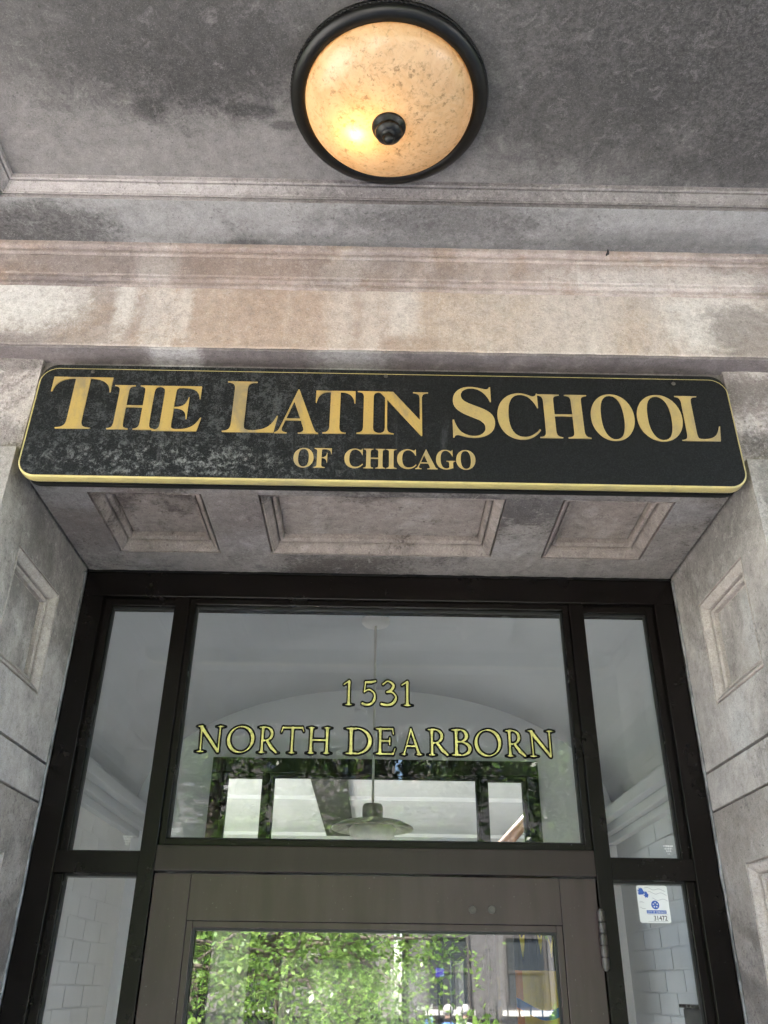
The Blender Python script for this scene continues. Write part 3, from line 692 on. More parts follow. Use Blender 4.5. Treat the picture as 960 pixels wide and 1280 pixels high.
def field(ch, res=.0125):
    st = GL[ch]; al = [p for s_ in st for p in s_]
    x0, x1 = min(p[0]-p[2] for p in al)-.06, max(p[0]+p[2] for p in al)+.06
    y0, y1 = min(p[1]-p[2] for p in al)-.06, max(p[1]+p[2] for p in al)+.06
    xs, ys = np.arange(x0, x1, res), np.arange(y0, y1, res); X, Y = np.meshgrid(xs, ys)
    D = None; k = .030
    for s_ in st:
        d = np.full(X.shape, 9.)
        for a, b in zip(s_, s_[1:]):
            ex, ey = b[0]-a[0], b[1]-a[1]; L2 = ex*ex+ey*ey+1e-12
            t = np.clip(((X-a[0])*ex+(Y-a[1])*ey)/L2, 0, 1)
            d = np.minimum(d, np.hypot(X-a[0]-t*ex, Y-a[1]-t*ey)-(a[2]+(b[2]-a[2])*t))
        if D is None: D = d
        else:
            h = np.maximum(k-np.abs(D-d), 0)/k; D = np.minimum(D, d)-h*h*k*.25
    return xs, ys, D
def contours(xs, ys, D):
    """closed outlines of D < 0 (marching squares)"""
    nx, ny = len(xs), len(ys); S = D < 0; segs = {}
    def pt(e):
        (i, j), (i2, j2) = e; a, b = D[j, i], D[j2, i2]; t = a/(a-b)
        return (xs[i]+(xs[i2]-xs[i])*t, ys[j]+(ys[j2]-ys[j])*t)
    for j in range(ny-1):
        for i in range(nx-1):
            c = [(i, j), (i+1, j), (i+1, j+1), (i, j+1)]; s_ = [S[q[1], q[0]] for q in c]
            if all(s_) or not any(s_): continue
            ins, outs = [], []
            for k in range(4):
                a, b = k, (k+1) % 4
                if s_[a] and not s_[b]: outs.append(tuple(sorted((c[a], c[b]))))
                if not s_[a] and s_[b]: ins.append(tuple(sorted((c[a], c[b]))))
            for a, b in zip(outs, ins): segs[a] = b
    loops = []
    while segs:
        st, cur = next(iter(segs.items())); segs.pop(st); lp = [st]
        while cur != st and cur in segs: lp.append(cur); cur = segs.pop(cur)
        if len(lp) > 8: loops.append([pt(e) for e in lp])
    return loops
def loops_mesh(loops, depth=.5):
    c = bpy.data.curves.new('letter', 'CURVE'); c.dimensions = '2D'; c.fill_mode = 'BOTH'; c.extrude = depth
    for lp in loops:
        s_ = c.splines.new('POLY'); s_.points.add(len(lp)-1); s_.use_cyclic_u = True
        for q, p in zip(s_.points, lp): q.co = (p[0], p[1], 0, 1)
    o = bpy.data.objects.new('letter', c); col.objects.link(o)
    dg = bpy.context.evaluated_depsgraph_get(); dg.update()
    me = bpy.data.meshes.new_from_object(o.evaluated_get(dg))
    bpy.data.objects.remove(o); bpy.data.curves.remove(c); return me
def get_v(me):
    v = np.empty(len(me.vertices)*3); me.vertices.foreach_get('co', v); return v.reshape(-1, 3)
def window_letter(ch, x0, x1, z0, z1, parent):
    xs, ys, D = field(ch)
    A, Bm = loops_mesh(contours(xs, ys, D)), loops_mesh(contours(xs, ys, D+.065))
    va, vb = get_v(A), get_v(Bm); lo, hi = va.min(0), va.max(0)
    def mp(v, ya, yb):
        return np.stack([x0+(x1-x0)*(v[:, 0]-lo[0])/(hi[0]-lo[0]), np.where(v[:, 2] > 0, ya, yb), z0+(z1-z0)*(v[:, 1]-lo[1])/(hi[1]-lo[1])], 1)
    pa, pb = mp(va, .0352, .0359), mp(vb, .0346, .03505)
    verts = [tuple(p) for p in pa]+[tuple(p) for p in pb]; n = len(pa)
    faces = [tuple(p.vertices) for p in A.polygons]+[tuple(q+n for q in p.vertices) for p in Bm.polygons]
    me = bpy.data.meshes.new('letter'); me.from_pydata(verts, [], faces)
    me.materials.append(M['black']); me.materials.append(M['gold_window'])
    na = len(A.polygons)
    me.polygons.foreach_set('material_index', [0]*na+[1]*(len(faces)-na))
    bpy.data.meshes.remove(A); bpy.data.meshes.remove(Bm)
    return link(bpy.data.objects.new('letter', me), parent)
WIN = [('N', -0.4063, -0.3353, 0.4441, 0.5121), ('O', -0.3368, -0.2695, 0.4442, 0.5122), ('R', -0.2694, -0.2132, 0.4442, 0.5122),
 ('T', -0.218, -0.1603, 0.4442, 0.5123), ('H', -0.1612, -0.0978, 0.4443, 0.5123), ('D', -0.0772, -0.0084, 0.4443, 0.5124),
 ('E', -0.0095, 0.0438, 0.4444, 0.5125), ('A', 0.0481, 0.105, 0.4444, 0.5125), ('R', 0.1061, 0.1659, 0.4444, 0.5126),
 ('B', 0.158, 0.2125, 0.4445, 0.5126), ('O', 0.2121, 0.279, 0.4445, 0.5126), ('R', 0.2798, 0.3369, 0.4445, 0.5127), ('N', 0.3293, 0.3986, 0.4445, 0.5127),
 ('1', -0.0824, -0.0518, 0.5541, 0.6214), ('5', -0.0404, -0.0017, 0.5542, 0.6215), ('3', 0.0025, 0.0463, 0.5543, 0.6216), ('1', 0.05, 0.0824, 0.5544, 0.6218)]
for c, x0, x1, z0, z1 in WIN: window_letter(c, x0, x1, z0, z1, panes['transom'])
# frosted maker's marks in the glass corners
M['etch'] = mat_simple('etched_glass_white', (.75, .76, .77), .8)
for (key, s), x, z in ((('side_up', -1), -.520, .262), (('transom', 0), -.425, .278), (('side_up', 1), .615, .258)):
    p = panes['transom'] if key == 'transom' else panes[key, s]
    mb = MB()
    for r_ in range(4):
        wd = .0105-.0024*r_; zz = z+.008-.005*r_; k = -wd
        while k < wd:
            L = random.uniform(.0012, .004); mb.box(x+k, x+min(k+L, wd), .0354, .0359, zz, zz+.0034); k += L+.0011
    mb.build('etched_mark', M['etch'], p)

# ------------------------------------------------------------------ the permit sticker
M['paper'] = mat_simple('white_sticker_paper', (.78, .79, .80), .5, 0, .03)
M['print_blue'] = mat_simple('blue_print', (.05, .12, .45), .6, 0, .1)
M['print_grey'] = mat_simple('grey_print_line', (.33, .33, .38), .6)
X0, X1, Z0, Z1 = .5368, .5998, .1213, .1909
stk = empty('permit_sticker', ((X0+X1)/2, .0345, Z0), 'small white and blue permit sticker numbered 31472 on the sidelight glass', 'sticker')
slab('paper', M['paper'], rounded(X0, X1, Z0, Z1, .0045, 5), .0349, .0358, stk)
def ink(name, mat, pts, y=.0346):
    return slab(name, mat, pts, y, y+.0002, stk)
def disc(cx, cz, r, n=24): return [(cx+r*math.cos(2*math.pi*i/n), cz+r*math.sin(2*math.pi*i/n)) for i in range(n)]
ink('emblem_disc', M['print_blue'], disc(.5715, .1545, .0082))
for k in range(5):
    a = R(72*k+90); ink('emblem_ray', M['paper'], disc(.5715+.0042*math.cos(a), .1545+.0042*math.sin(a), .0014, 10), .0343)
ink('title_bar', M['print_blue'], [(.5525, .1385), (.5925, .1385), (.5925, .1445), (.5525, .1445)])
for cx, cz, r_ in ((.5445, .181, .0052), (.5475, .1775, .0042), (.5545, .1765, .003), (.5555, .1722, .0044), (.5425, .1765, .0035)):
    ink('printed_flower', M['print_blue'], [(cx+r_*(1+.3*math.sin(i*2.3))*math.cos(i*.5236), cz+r_*(1+.3*math.cos(i*3.1))*math.sin(i*.5236)) for i in range(12)], .0346-.00005*len(stk.children)/10)
for z, a, x0, x1, ph in ((.186, .0016, .553, .596, 0), (.178, .0018, .560, .597, 1), (.166, .0018, .567, .598, 2), (.158, .0025, .5405, .549, .5), (.150, .002, .5405, .551, 3)):
    up = [(x, z+a*math.sin((x-x0)*260+ph)-(x-x0)*.10) for x in np.linspace(x0, x1, 22)]
    ink('wavy_line', M['print_grey'], [(x, q-.00035) for x, q in up]+[(x, q+.00035) for x, q in reversed(up)])
for r_ in (((.5535, .1238), (.5945, .1243)), ((.5535, .1363), (.5945, .1368))):
    ink('box_line', M['print_grey'], [(r_[0][0], r_[0][1]), (r_[1][0], r_[0][1]), (r_[1][0], r_[1][1]), (r_[0][0], r_[1][1])])
me = fit_letter(font_mesh('31472', False), .5655, .5925, .1258, .1345, .0343, .0348); me.materials.append(M['black']); link(bpy.data.objects.new('number', me), stk)
me = fit_letter(font_mesh('CITY OF CHICAGO', False), .5540, .5910, .1398, .1432, .0341, .0345); me.materials.append(M['paper']); link(bpy.data.objects.new('title', me), stk)

# ------------------------------------------------------------------ ceiling lamp
LC = (.0005, -.872, CZ+.0365)
lamp = empty('ceiling_lamp', LC, 'lit round amber glass ceiling lamp with black rim and finial', 'lamp')
MB().lathe([(0, -.001), (.166, -.001), (.174, -.004), (.178, -.010), (.178, -.016), (.1755, -.019), (.1785, -.022), (.1795, -.028), (.177, -.034), (.168, -.038), (.1555, -.039), (.154, -.034), (.154, -.024), (.150, -.012), (0, -.010)], LC, 72).build('rim', M['lamp_black'], lamp, smooth=True)
# rope edge round the rim
mb = MB()
for i in range(150):
    a = 2*math.pi*i/150; ca, sa = math.cos(a), math.sin(a)
    p, q = Vector((LC[0]+.1788*ca, LC[1]+.1788*sa, LC[2]-.0165)), Vector((LC[0]+.1788*math.cos(a+.05), LC[1]+.1788*math.sin(a+.05), LC[2]-.0225))
    mb.tube([p, q], .0019, 5)
mb.build('rope_edge', M['lamp_black'], lamp, smooth=True)
BR, BD = .1525, .064
prof = []
for i in range(25):
    a = i/24*math.pi/2; prof.append((max(BR*math.cos(a)**.92, .0), -.030-BD*math.sin(a)))
inner_ = [(max(r_-.0035, 0), z+.0035) for r_, z in prof][::-1]
MB().lathe(prof, LC, 72).build('glass_bowl', M['bowl'], lamp, smooth=True)
bz = -.030-BD
MB().lathe([(r_*1.18, z_*1.1) for r_, z_ in [(0, .012), (.005, .010), (.005, -.001), (.023, .000), (.026, -.003), (.025, -.007), (.019, -.010), (.0185, -.014), (.0205, -.016), (.0195, -.020), (.012, -.024), (.0075, -.026), (.0085, -.030), (.008, -.035), (.004, -.039), (0, -.040)]], (LC[0], LC[1], LC[2]+bz), 36).build('finial', M['lamp_black'], lamp, smooth=True)
MB().tube([(LC[0], LC[1], LC[2]-.01), (LC[0], LC[1], LC[2]+bz)], .0045, 10).build('centre_rod', M['brass'], lamp, smooth=True)
BULB = (LC[0]-.058, LC[1]+.022, LC[2]-.066)
MB().lathe([(r_*.55, z_*.55) for r_, z_ in [(0, .018), (.012, .016), (.013, .0), (.021, -.012), (.023, -.02), (.021, -.027), (.012, -.033), (0, -.035)]], BULB, 20).build('bulb', mat_emit('warm_bulb', (1, .58, .18), 4.5), lamp, smooth=True)
pl = bpy.data.lights.new('bulb_light', 'POINT'); pl.energy = .033; pl.color = (1, .58, .22); pl.shadow_soft_size = .03
plo = bpy.data.objects.new('bulb_light', pl); plo.location = (LC[0]-.02, LC[1], LC[2]-.045); link(plo)

# ------------------------------------------------------------------ vestibule with its barrel vault
VW, VS, VR = 1.02, .66, .53
def vz(x): return VS+VR*math.sqrt(max(0, 1-(x/VW)**2))
arc = [(-VW*math.cos(math.pi*i/40), VS+VR*math.sin(math.pi*i/40)) for i in range(41)]
mb = MB()
for (xa, za), (xb, zb) in zip(arc, arc[1:]):
    mb.quad((xa, .045, za), (xb, .045, zb), (xb, VY+.06, zb), (xa, VY+.06, za))
tag(mb.build('vestibule_vault', M['vault'], smooth=True), kind='structure')
def end_wall(name, y, zf, mat):
    mb = MB()
    for (xa, za), (xb, zb) in zip(arc, arc[1:]):
        la = zf if -.703 < (xa+xb)/2 < .703 else FZ
        mb.quad((xa, y, la), (xb, y, la), (xb, y, zb), (xa, y, za))
    return tag(mb.build(name, mat), kind='structure')
arc2 = arc
arc = sorted(set([(round(x, 5), round(z, 5)) for x, z in arc2]+[(-.703, vz(.703)), (.703, vz(.703))]))
end_wall('vestibule_end_wall', VY+.05, .868, M['lunette'])
end_wall('vestibule_front_wall', .055, .868, M['grey_wall'])
tag(box('vestibule_floor', M['floor_tile'], -VW, VW, .001, VY+.1, FZ-.1, FZ-.002), kind='structure')
BL, BH = .203, .0675
brick_me = {}
for s in (-1, 1):
    wl = tag(box('vestibule_wall_left' if s < 0 else 'vestibule_wall_right', M['white_wall'] if s < 0 else M['grey_wall'], s*(VW-.003), s*(VW+.15), .046, VY+.049, FZ, VS+.02), kind='structure')
    base = MB().box(min(0, -s*.0020), max(0, -s*.0020), 0, BL-.0045, 0, BH-.0045)
    first = None
    for r_ in range(12):
        z = -.27+r_*BH
        for k in range(10):
            y = .06+k*BL-(BL/2 if r_ % 2 else 0)
            if y < .05 or y+BL > VY+.05: continue
            if first is None:
                first = base.build('brick', M['white_wall'] if s < 0 else M['grey_wall'], wl, bevel=.0015); o = first
            else:
                o = first.copy(); link(o, wl)
            o.location = (s*(VW-.004)+random.uniform(-.0008, .0008), y, z)
    cn = MB(); x = VW
    for (dx, z0, z1) in ((.035, .535, .565), (.060, .5655, .60), (.095, .6005, .64), (.08, .6405, .655)):
        cn.box(min(s*VW, s*(VW-dx)), max(s*VW, s*(VW-dx)), .06, VY+.048, z0, z1)
    cn.build('cornice', M['grey_wall'], wl, bevel=.004)
# shelf post: a white boarded pilaster at the left wall
tag(box('wall_pilaster', M['white_wall'], -VW+.006, -.78, .062, .30, FZ, .533, bevel=.004), kind='structure')
# pendant
PX, PY = -.0085, 1.083
pend = empty('pendant_lamp', (PX, PY, vz(0)), 'small dish pendant lamp on a thin rod hanging behind the transom', 'lamp')
MB().lathe([(0, .004), (.052, .004), (.052, -.012), (.044, -.022), (.012, -.026), (0, -.026)], (PX, PY, vz(0)), 36).build('canopy', M['white_wall'], pend, smooth=True)
MB().tube([(PX, PY, vz(0)-.02), (PX, PY, .53)], .0045, 10).build('rod', M['opal'], pend, smooth=True)
MB().lathe([(0, .535), (.03, .533), (.034, .525), (.034, .49), (.05, .484), (.10, .476), (.132, .461), (.135, .455), (.131, .452), (.10, .465), (.05, .474), (0, .476)], (PX, PY, 0), 48).build('shade', M['shade'], pend, smooth=True)
MB().lathe([(0, .474), (.06, .470), (.078, .455), (.072, .432), (.045, .418), (0, .414)], (PX, PY, 0), 36).build('diffuser', M['opal'], pend, smooth=True)

# banner
def mat_banner():
    m = NT('printed_banner'); g = m.node('ShaderNodeNewGeometry'); sp = m.node('ShaderNodeSeparateXYZ'); m.t.links.new(g.outputs['Position'], sp.inputs[0])
    c = m.mix(m.ramp(m.noise(m.pos(), 14, 4, .6), .4, .65), (.62, .44, .05), (.55, .40, .10))
    c = m.mix(m.math('LESS_THAN', sp.outputs[0], .475), c, (.50, .17, .03))
    zz = m.math('MULTIPLY_ADD', m.math('SINE', m.math('MULTIPLY', sp.outputs[0], 26.)), .02, sp.outputs[2])
    c = m.mix(m.math('MULTIPLY', m.math('GREATER_THAN', zz, -.062), m.math('LESS_THAN', zz, -.035)), c, (.03, .14, .38))
    return m.fin(c, .7)
M['banner'] = mat_banner()
M['banner_top'] = mat_simple('banner_navy_cloth', (.02, .022, .035), .8)
M['banner_star'] = mat_simple('banner_yellow', (.66, .52, .06), .7)
ban = empty('hanging_banner', (.53, 1.2, -.6), 'yellow and navy cloth banner hanging inside the entrance door', 'banner')
mb = MB()
for i in range(12):
    xa, xb = .452+i*.012, .452+(i+1)*.012
    ya, yb = 1.2+.006*math.sin(i*.9), 1.2+.006*math.sin((i+1)*.9)
    mb.quad((xa, ya, -.62), (xb, yb, -.62), (xb, yb, .054), (xa, ya, .054))
o = mb.build('cloth', M['banner'], ban); so = o.modifiers.new('thick', 'SOLIDIFY'); so.thickness = .003
mb = MB()
for i in range(12):
    xa, xb = .452+i*.012, .452+(i+1)*.012
    ya, yb = 1.2+.006*math.sin(i*.9), 1.2+.006*math.sin((i+1)*.9)
    mb.quad((xa, ya, .0545), (xb, yb, .0545), (xb, yb, .30), (xa, ya, .30))
o = mb.build('top_band', M['banner_top'], ban); so = o.modifiers.new('thick', 'SOLIDIFY'); so.thickness = .003
for cx, w_, z0, z1 in ((.478, .010, .085, .165), (.536, .009, .10, .165), (.57, .008, .09, .15)):
    slab('flame', M['banner_star'], [(cx-w_, z1), (cx, z0), (cx+w_*.6, z0+.03), (cx+w_, z1), (cx, z1-.02)], 1.188, 1.190, ban)
MB().tube([(.44, 1.2, .305), (.61, 1.2, .305)], .008, 10).build('pole', M['wood'], ban, smooth=True)
# dark letter box on the right wall, low
mbx = empty('wall_letter_box', (.97, .72, -.3), 'dark box on the right vestibule wall behind the sidelight', 'box')
box('case', M['dark_beam'], .90, 1.012, .62, .98, -.50, -.04, mbx, .004)
box('lid', M['frame'], .892, 1.012, .612, .988, -.0395, -.030, mbx, .002)

# ------------------------------------------------------------------ the hall beyond
HX, HC = 3.0, 1.30
tag(box('hall_floor', M['floor_tile'], -HX, HX, VY+.101, 8.1, FZ-.1, FZ-.003), kind='structure')
mb = MB()
for d in (0, .1): plate(mb, lambda u, v, q: (u, v, HC+d), -HX, HX, VY+.07, 8.1, [(-2.6, 1.2, 2.15, 3.9)])  # hole left for the added skylight
tag(mb.build('hall_ceiling', M['hall'], fix=False), kind='structure')
sky_l = empty('added_skylight', (-.7, 3.0, HC), 'added unseen skylight that brightens the hall and vestibule', 'skylight')  # out of view, added to bring sun into the hall and vestibule
box('pane', M['glass'], -2.6, 1.2, 2.15, 3.9, HC+.04, HC+.048, sky_l)
tag(box('hall_wall_back', M['panelling'], -HX, HX, 7.9, 8.05, FZ, HC-.001), kind='structure')
tag(box('hall_wall_right', M['panelling'], HX+.001, HX+.1, VY+.07, 7.9, FZ, HC-.001), kind='structure')
for s in (-1, 1):
    tag(box('hall_wall_front', M['hall'], s*1.021, s*HX, VY+.07, VY+.17, FZ, HC-.001), kind='structure')
mb = MB(); Pw = lambda u, v, d: (-HX-d, u, v)
plate(mb, Pw, VY+.07, 7.9, FZ, HC, [(2.6, 4.6, -.9, 1.15), (5.2, 7.4, -.9, 1.15)])
tag(mb.build('hall_wall_left', M['hall']), kind='structure')
tag(box('hall_beam', M['dark_beam'], -.44, -.19, 4.16, 6.6, HC-.06, HC-.001, bevel=.004), 'dark strip under the hall ceiling beyond the inner glass', 'beam')
for y in (5.0, 6.8):
    tag(box('hall_ceiling_joist', M['hall'], -HX, HX, y, y+.22, HC-.03, HC+.002), kind='structure')
hr = empty('stair_handrail', (1.0, 3.2, FZ), 'brown wooden stair handrail slanting in the hall behind the transom', 'handrail')
MB().tube([(.30, 3.2, .285), (1.45, 3.2, 1.42)], .035, 12).build('rail', M['wood'], hr, smooth=True)
for k in range(6):
    x = .42+k*.18; MB().tube([(x, 3.2, -.5+k*.12), (x, 3.2, .40+(x-.42)*.987)], .009, 8).build('baluster', M['iron'], hr, smooth=True)
box('string_board', M['wood'], .42, 1.5, 3.19, 3.21, -.62, -.5, hr)
scn = empty('hall_screen', (.45, 4.5, 0), 'small violet screen glowing in the hall behind the door glass', 'screen')
box('screen_case', M['black'], .418, .482, 4.502, 4.53, .066, .124, scn, .003)
box('display', mat_emit('violet_display', (.16, .10, .85), .10), .422, .478, 4.4985, 4.5015, .070, .120, scn)
MB().tube([(.45, 4.52, FZ), (.45, 4.52, .06)], .02, 10).build('stand', M['black'], scn, smooth=True)

# ------------------------------------------------------------------ street trees, fence and houses (seen mirrored in the glass)
def tree(name, loc, h, cr, n, leafmat, lbl, seed, lsize=.10, droop=0., low=.35, clump=1.):
    rnd = random.Random(seed); x, y, z = loc
    t = empty(name, loc, lbl, 'tree', 'trees along the street')
    mb = MB(); top = Vector((x+rnd.uniform(-.3, .3), y+rnd.uniform(-.3, .3), z+h*.8))
    pts = [Vector((x, y, z)).lerp(top, k/8)+Vector((rnd.uniform(-.06, .06), rnd.uniform(-.06, .06), 0)) for k in range(9)]
    r0_ = .035*h**.9
    mb.tube(pts, [r0_*(1-.85*k/8)+.01 for k in range(9)], 10)
    tips = []
    for k in range(16):
        a = rnd.uniform(0, 6.28); f = rnd.uniform(low, .78); b = Vector((x, y, z)).lerp(top, f/.8*1.0 if f < .8 else 1)
        L = cr*rnd.uniform(.55, 1.0); e = b+Vector((math.cos(a)*L, math.sin(a)*L, L*rnd.uniform(.05, .6)-droop*L*.4))
        m_ = b.lerp(e, .5)+Vector((0, 0, .12*L)); mb.tube([b, m_, e], [r0_*.3, r0_*.18, .008], 6); tips += [e, m_, m_.lerp(e, .5)]
    mb.build('trunk', M['bark'], t, smooth=True)
    v, f = [], []
    cz = z+h*(.5+low*.5)
    cl = []
    for k in range(n):
        if k % 2: c = rnd.choice(tips)+Vector((rnd.gauss(0, .25), rnd.gauss(0, .25), rnd.gauss(0, .2)))
        else:
            d = Vector((rnd.gauss(0, 1), rnd.gauss(0, 1), rnd.gauss(0, 1))).normalized()*rnd.uniform(.55, 1.0)
            c = Vector((x+d.x*cr, y+d.y*cr, cz+d.z*h*(.5-low*.42)))
        cl.append(c)
    for c in cl:
        R_ = min(clump, 1.2)*rnd.uniform(.14, .36)
        for _ in range(int(clump**2*rnd.randint(26, 44))):
            p = c+Vector((rnd.gauss(0, R_*.55), rnd.gauss(0, R_*.55), rnd.gauss(0, R_*.5)-droop*abs(rnd.gauss(0, R_))))
            ax = Vector((rnd.gauss(0, 1), rnd.gauss(0, 1), rnd.gauss(-.35, .6))).normalized(); up = Vector((rnd.gauss(0, .6), rnd.gauss(0, .6), 1)).normalized()
            sd_ = ax.cross(up)
            if sd_.length < .05: continue
            sd_.normalize(); L = lsize*rnd.uniform(.65, 1.3); b = len(v)
            v += [tuple(p), tuple(p+ax*L*.5+sd_*L*.28), tuple(p+ax*L), tuple(p+ax*L*.5-sd_*L*.28)]; f.append((b, b+1, b+2, b+3))
    me = bpy.data.meshes.new('crown'); me.from_pydata(v, [], f); me.materials.append(leafmat)
    link(bpy.data.objects.new('crown', me), t); return t
tree('crabapple_tree', (-.70, -7.0, GZ), 3.5, 1.70, 125, M['leaf2'], 'low light green tree mirrored in the middle of the door glass', 21, .062, .9, .58, 1.7)
tree('linden_tree', (-.3, -10.6, GZ), 8.6, 3.1, 420, M['leaf4'], 'tall dark linden tree behind the low green tree in the mirrored street', 23, .13, .2, .34)
tree('locust_tree', (-2.3, -11.0, GZ), 7.4, 2.4, 200, M['leaf2'], 'light green locust tree behind the low tree in the mirrored street', 11, .10, .6, .26)
tree('maple_tree', (-3.6, -7.4, GZ), 6.2, 2.0, 150, M['leaf'], 'green maple tree mirrored at the left of the door glass', 12, .12, .3, .26)
tree('young_maple_tree', (3.7, -8.6, GZ), 6.6, 2.1, 150, M['leaf'], 'green street tree mirrored at the right of the transom', 13, .12, .3, .30)
tree('elm_tree', (-6.8, -10.5, GZ), 8.5, 2.9, 260, M['leaf3'], 'dark green elm tree farther up the street on the left', 14, .15, .2, .25)
tree('elm_tree', (7.6, -10.0, GZ), 8.0, 2.8, 260, M['leaf3'], 'dark green elm tree farther down the street on the right', 15, .15, .2, .25)
tree('far_tree', (5.2, -18.2, GZ), 9.0, 2.6, 260, M['leaf3'], 'dark tree before the brick house across the street', 16, .18, .2, .25)
tree('far_tree', (-4.5, -17.5, GZ), 9.0, 3.0, 260, M['leaf3'], 'dark tree before the pale house across the street', 17, .18, .2, .25)
# low clipped shrubs by the fence
def shrub(x, y, h, seed, lbl):
    rnd = random.Random(seed); t = empty('clipped_shrub', (x, y, GZ), lbl, 'shrub', 'shrubs behind the fence')
    MB().tube([(x, y, GZ), (x+.03, y, GZ+h*.6)], [.04, .02], 8).build('stem', M['bark'], t, smooth=True)
    v, f = [], []
    for _ in range(1500):
        d = Vector((rnd.gauss(0, 1), rnd.gauss(0, 1), rnd.gauss(0, 1))).normalized()*rnd.uniform(.75, 1)
        p = Vector((x+d.x*.42, y+d.y*.42, GZ+h*.55+d.z*h*.46)); ax = Vector((rnd.gauss(0, 1), rnd.gauss(0, 1), rnd.gauss(0, 1))).normalized(); sd_ = ax.orthogonal().normalized(); L = .07*rnd.uniform(.7, 1.3); b = len(v)
        v += [tuple(p), tuple(p+ax*L*.5+sd_*L*.3), tuple(p+ax*L), tuple(p+ax*L*.5-sd_*L*.3)]; f.append((b, b+1, b+2, b+3))
    me = bpy.data.meshes.new('foliage'); me.from_pydata(v, [], f); me.materials.append(M['leaf2']); link(bpy.data.objects.new('foliage', me), t)
for i, (x, y, h) in enumerate(((.75, -5.0, 1.9), (1.5, -5.05, 2.05), (-2.6, -5.0, 1.7))):
    shrub(x, y, h, 40+i, ['small rounded green shrub nearest the path in the mirrored garden', 'taller rounded green shrub on the right of the mirrored garden', 'rounded green shrub left of the path in the mirrored garden'][i])
hd = empty('clipped_hedge', (-2, -8.9, GZ), 'dark clipped hedge behind the iron fence mirrored low in the door glass', 'hedge')
rnd_ = random.Random(77); v_, f_ = [], []
for _ in range(9000):
    p = Vector((rnd_.uniform(-6, .6), -8.9+rnd_.gauss(0, .22), GZ+rnd_.uniform(.1, 1.75)+.12*math.sin(_*.37)))
    ax = Vector((rnd_.gauss(0, 1), rnd_.gauss(0, 1), rnd_.gauss(0, 1))).normalized(); sd_ = ax.orthogonal().normalized(); L = .09*rnd_.uniform(.7, 1.3); b = len(v_)
    v_ += [tuple(p), tuple(p+ax*L*.5+sd_*L*.3), tuple(p+ax*L), tuple(p+ax*L*.5-sd_*L*.3)]; f_.append((b, b+1, b+2, b+3))
me = bpy.data.meshes.new('foliage'); me.from_pydata(v_, [], f_); me.materials.append(M['leaf4']); link(bpy.data.objects.new('foliage', me), hd)
fen = empty('iron_fence', (0, -8.4, GZ), 'tall black iron picket fence along the pavement mirrored in the door glass', 'fence')
pk = None
for i in range(110):
    x = -6.6+i*.12
    if pk is None:
        pk = MB().tube([(0, 0, 0), (0, 0, 1.86), (0, 0, 1.95)], [.009, .009, .001], 6).build('picket', M['iron'], fen); o = pk
    else: o = pk.copy(); link(o, fen)
    o.location = (x, -8.4, GZ)
for z in (.2, 1.0, 1.75): box('rail', M['iron'], -6.7, 6.7, -8.415, -8.385, GZ+z, GZ+z+.035, fen)

def house(x0, x1, y, h, wall, lbl, seed):
    t = empty('row_house', ((x0+x1)/2, y, GZ), lbl, 'house', 'houses across the street')
    box('wall', wall, x0, x1, y-6, y, GZ+.9, GZ+h, t)
    box('stone_base', M['greystone'], x0-.03, x1+.03, y-6, y+.05, GZ, GZ+.899, t)
    MB().box(x0-.2, x1+.2, y-6, y+.25, GZ+h+.001, GZ+h+.35).build('cornice', M['greystone'], t)
    nx = max(2, int((x1-x0)/1.9)); st = 3
    for k in range(nx):
        for r_ in range(st):
            cx = x0+(k+.5)*(x1-x0)/nx; z = GZ+1.6+r_*2.7
            if z+1.7 > GZ+h: continue
            f = MB().box(cx-.55, cx+.55, y-.02, y+.06, z, z+.07).box(cx-.55, cx+.55, y-.02, y+.06, z+1.63, z+1.7).box(cx-.55, cx-.48, y-.02, y+.06, z+.07, z+1.63).box(cx+.48, cx+.55, y-.02, y+.06, z+.07, z+1.63).box(cx-.48, cx+.48, y-.02, y+.04, z+.83, z+.88).build('window', M['dark_beam'], t)
            box('glass', M['win'], cx-.48, cx+.48, y+.004, y+.012, z+.07, z+1.63, f)
            box('sill', M['greystone'], cx-.65, cx+.65, y+.001, y+.14, z-.12, z-.001, f)
house(-13, -6.2, -23, 9.5, M['greystone'], 'pale greystone row house far left across the street', 1)
house(-5.8, .6, -23, 10.2, M['brick_red'], 'brown brick row house facing the entrance across the street', 2)
house(1.0, 7.0, -23, 9.2, M['dark_stone'], 'dark stone row house opposite on the right', 3)
house(7.4, 14, -23, 10.0, M['brick_red'], 'brown brick row house far right across the street', 4)

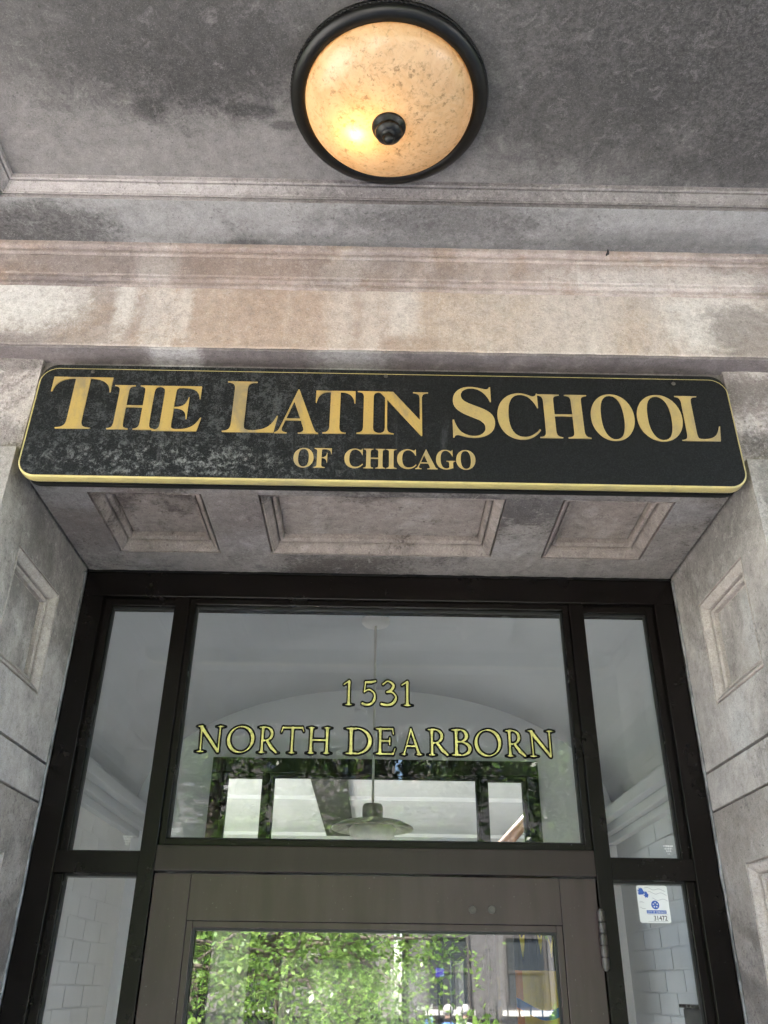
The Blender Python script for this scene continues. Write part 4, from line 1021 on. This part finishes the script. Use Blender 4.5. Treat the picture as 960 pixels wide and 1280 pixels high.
def person(x, y, seed, lbl, shirt, face):
    rnd = random.Random(seed)
    t = empty('person', (x, y, GZ), lbl, 'person')
    J = [((0, 0, .92), .14), ((0, 0, 1.15), .13), ((0, .01, 1.38), .15), ((0, .01, 1.50), .06), ((0, 0, 1.56), .055), ((0, 0, 1.66), .095), ((0, 0, 1.75), .07)]
    E = [(i, i+1) for i in range(6)]
    def chain(start, pts):
        prev = start
        for p in pts: J.append(p); E.append((prev, len(J)-1)); prev = len(J)-1
    for s in (-1, 1):
        chain(2, [((s*.19, .01, 1.40), .06), ((s*.24, .03, 1.13), .042), ((s*.23, .10, .90), .034), ((s*.22, .14, .80), .035)])
        chain(0, [((s*.10, 0, .84), .09), ((s*.11, .02, .48), .058), ((s*.11, 0, .09), .04), ((s*.12, .14, .04), .035)])
    me = bpy.data.meshes.new('body'); me.from_pydata([(x+p[0]*face, y+p[1], GZ+p[2]) for p, _ in J], E, [])
    me.materials.append(M['skin']); me.materials.append(shirt); me.materials.append(M['cloth_dark'])
    o = bpy.data.objects.new('body', me); link(o, t)
    sk = o.modifiers.new('skin', 'SKIN'); lay = me.skin_vertices[0].data
    for d, (_, r_) in zip(lay, J): d.radius = (r_, r_*.85)
    lay[0].use_root = True
    o.modifiers.new('sub', 'SUBSURF').levels = 2
    dg = bpy.context.evaluated_depsgraph_get(); dg.update()
    m2 = bpy.data.meshes.new_from_object(o.evaluated_get(dg)); o.modifiers.clear(); o.data = m2
    if len(m2.materials) < 3:
        m2.materials.clear(); [m2.materials.append(q) for q in (M['skin'], shirt, M['cloth_dark'])]
    for p in m2.polygons:
        z = p.center.z-GZ; ax = abs(p.center.x-x)
        p.material_index = 2 if z < .93 and ax < .19 else (1 if .93 <= z < 1.50 and not (ax > .2 and z < 1.15) else 0)
    MB().lathe([(0, 1.80), (.05, 1.79), (.09, 1.74), (.105, 1.68), (.095, 1.63), (.085, 1.66)], (x, y-.02, GZ), 20).build('hair', M['hair'], t, smooth=True)
person(1.50, -17.0, 1, 'grey haired person in a blue shirt mirrored low in the door glass, left of two', M['cloth_blue'], 1)
person(1.86, -17.3, 2, 'person in a pale shirt mirrored low in the door glass, right of two', M['white_wall'], 1)
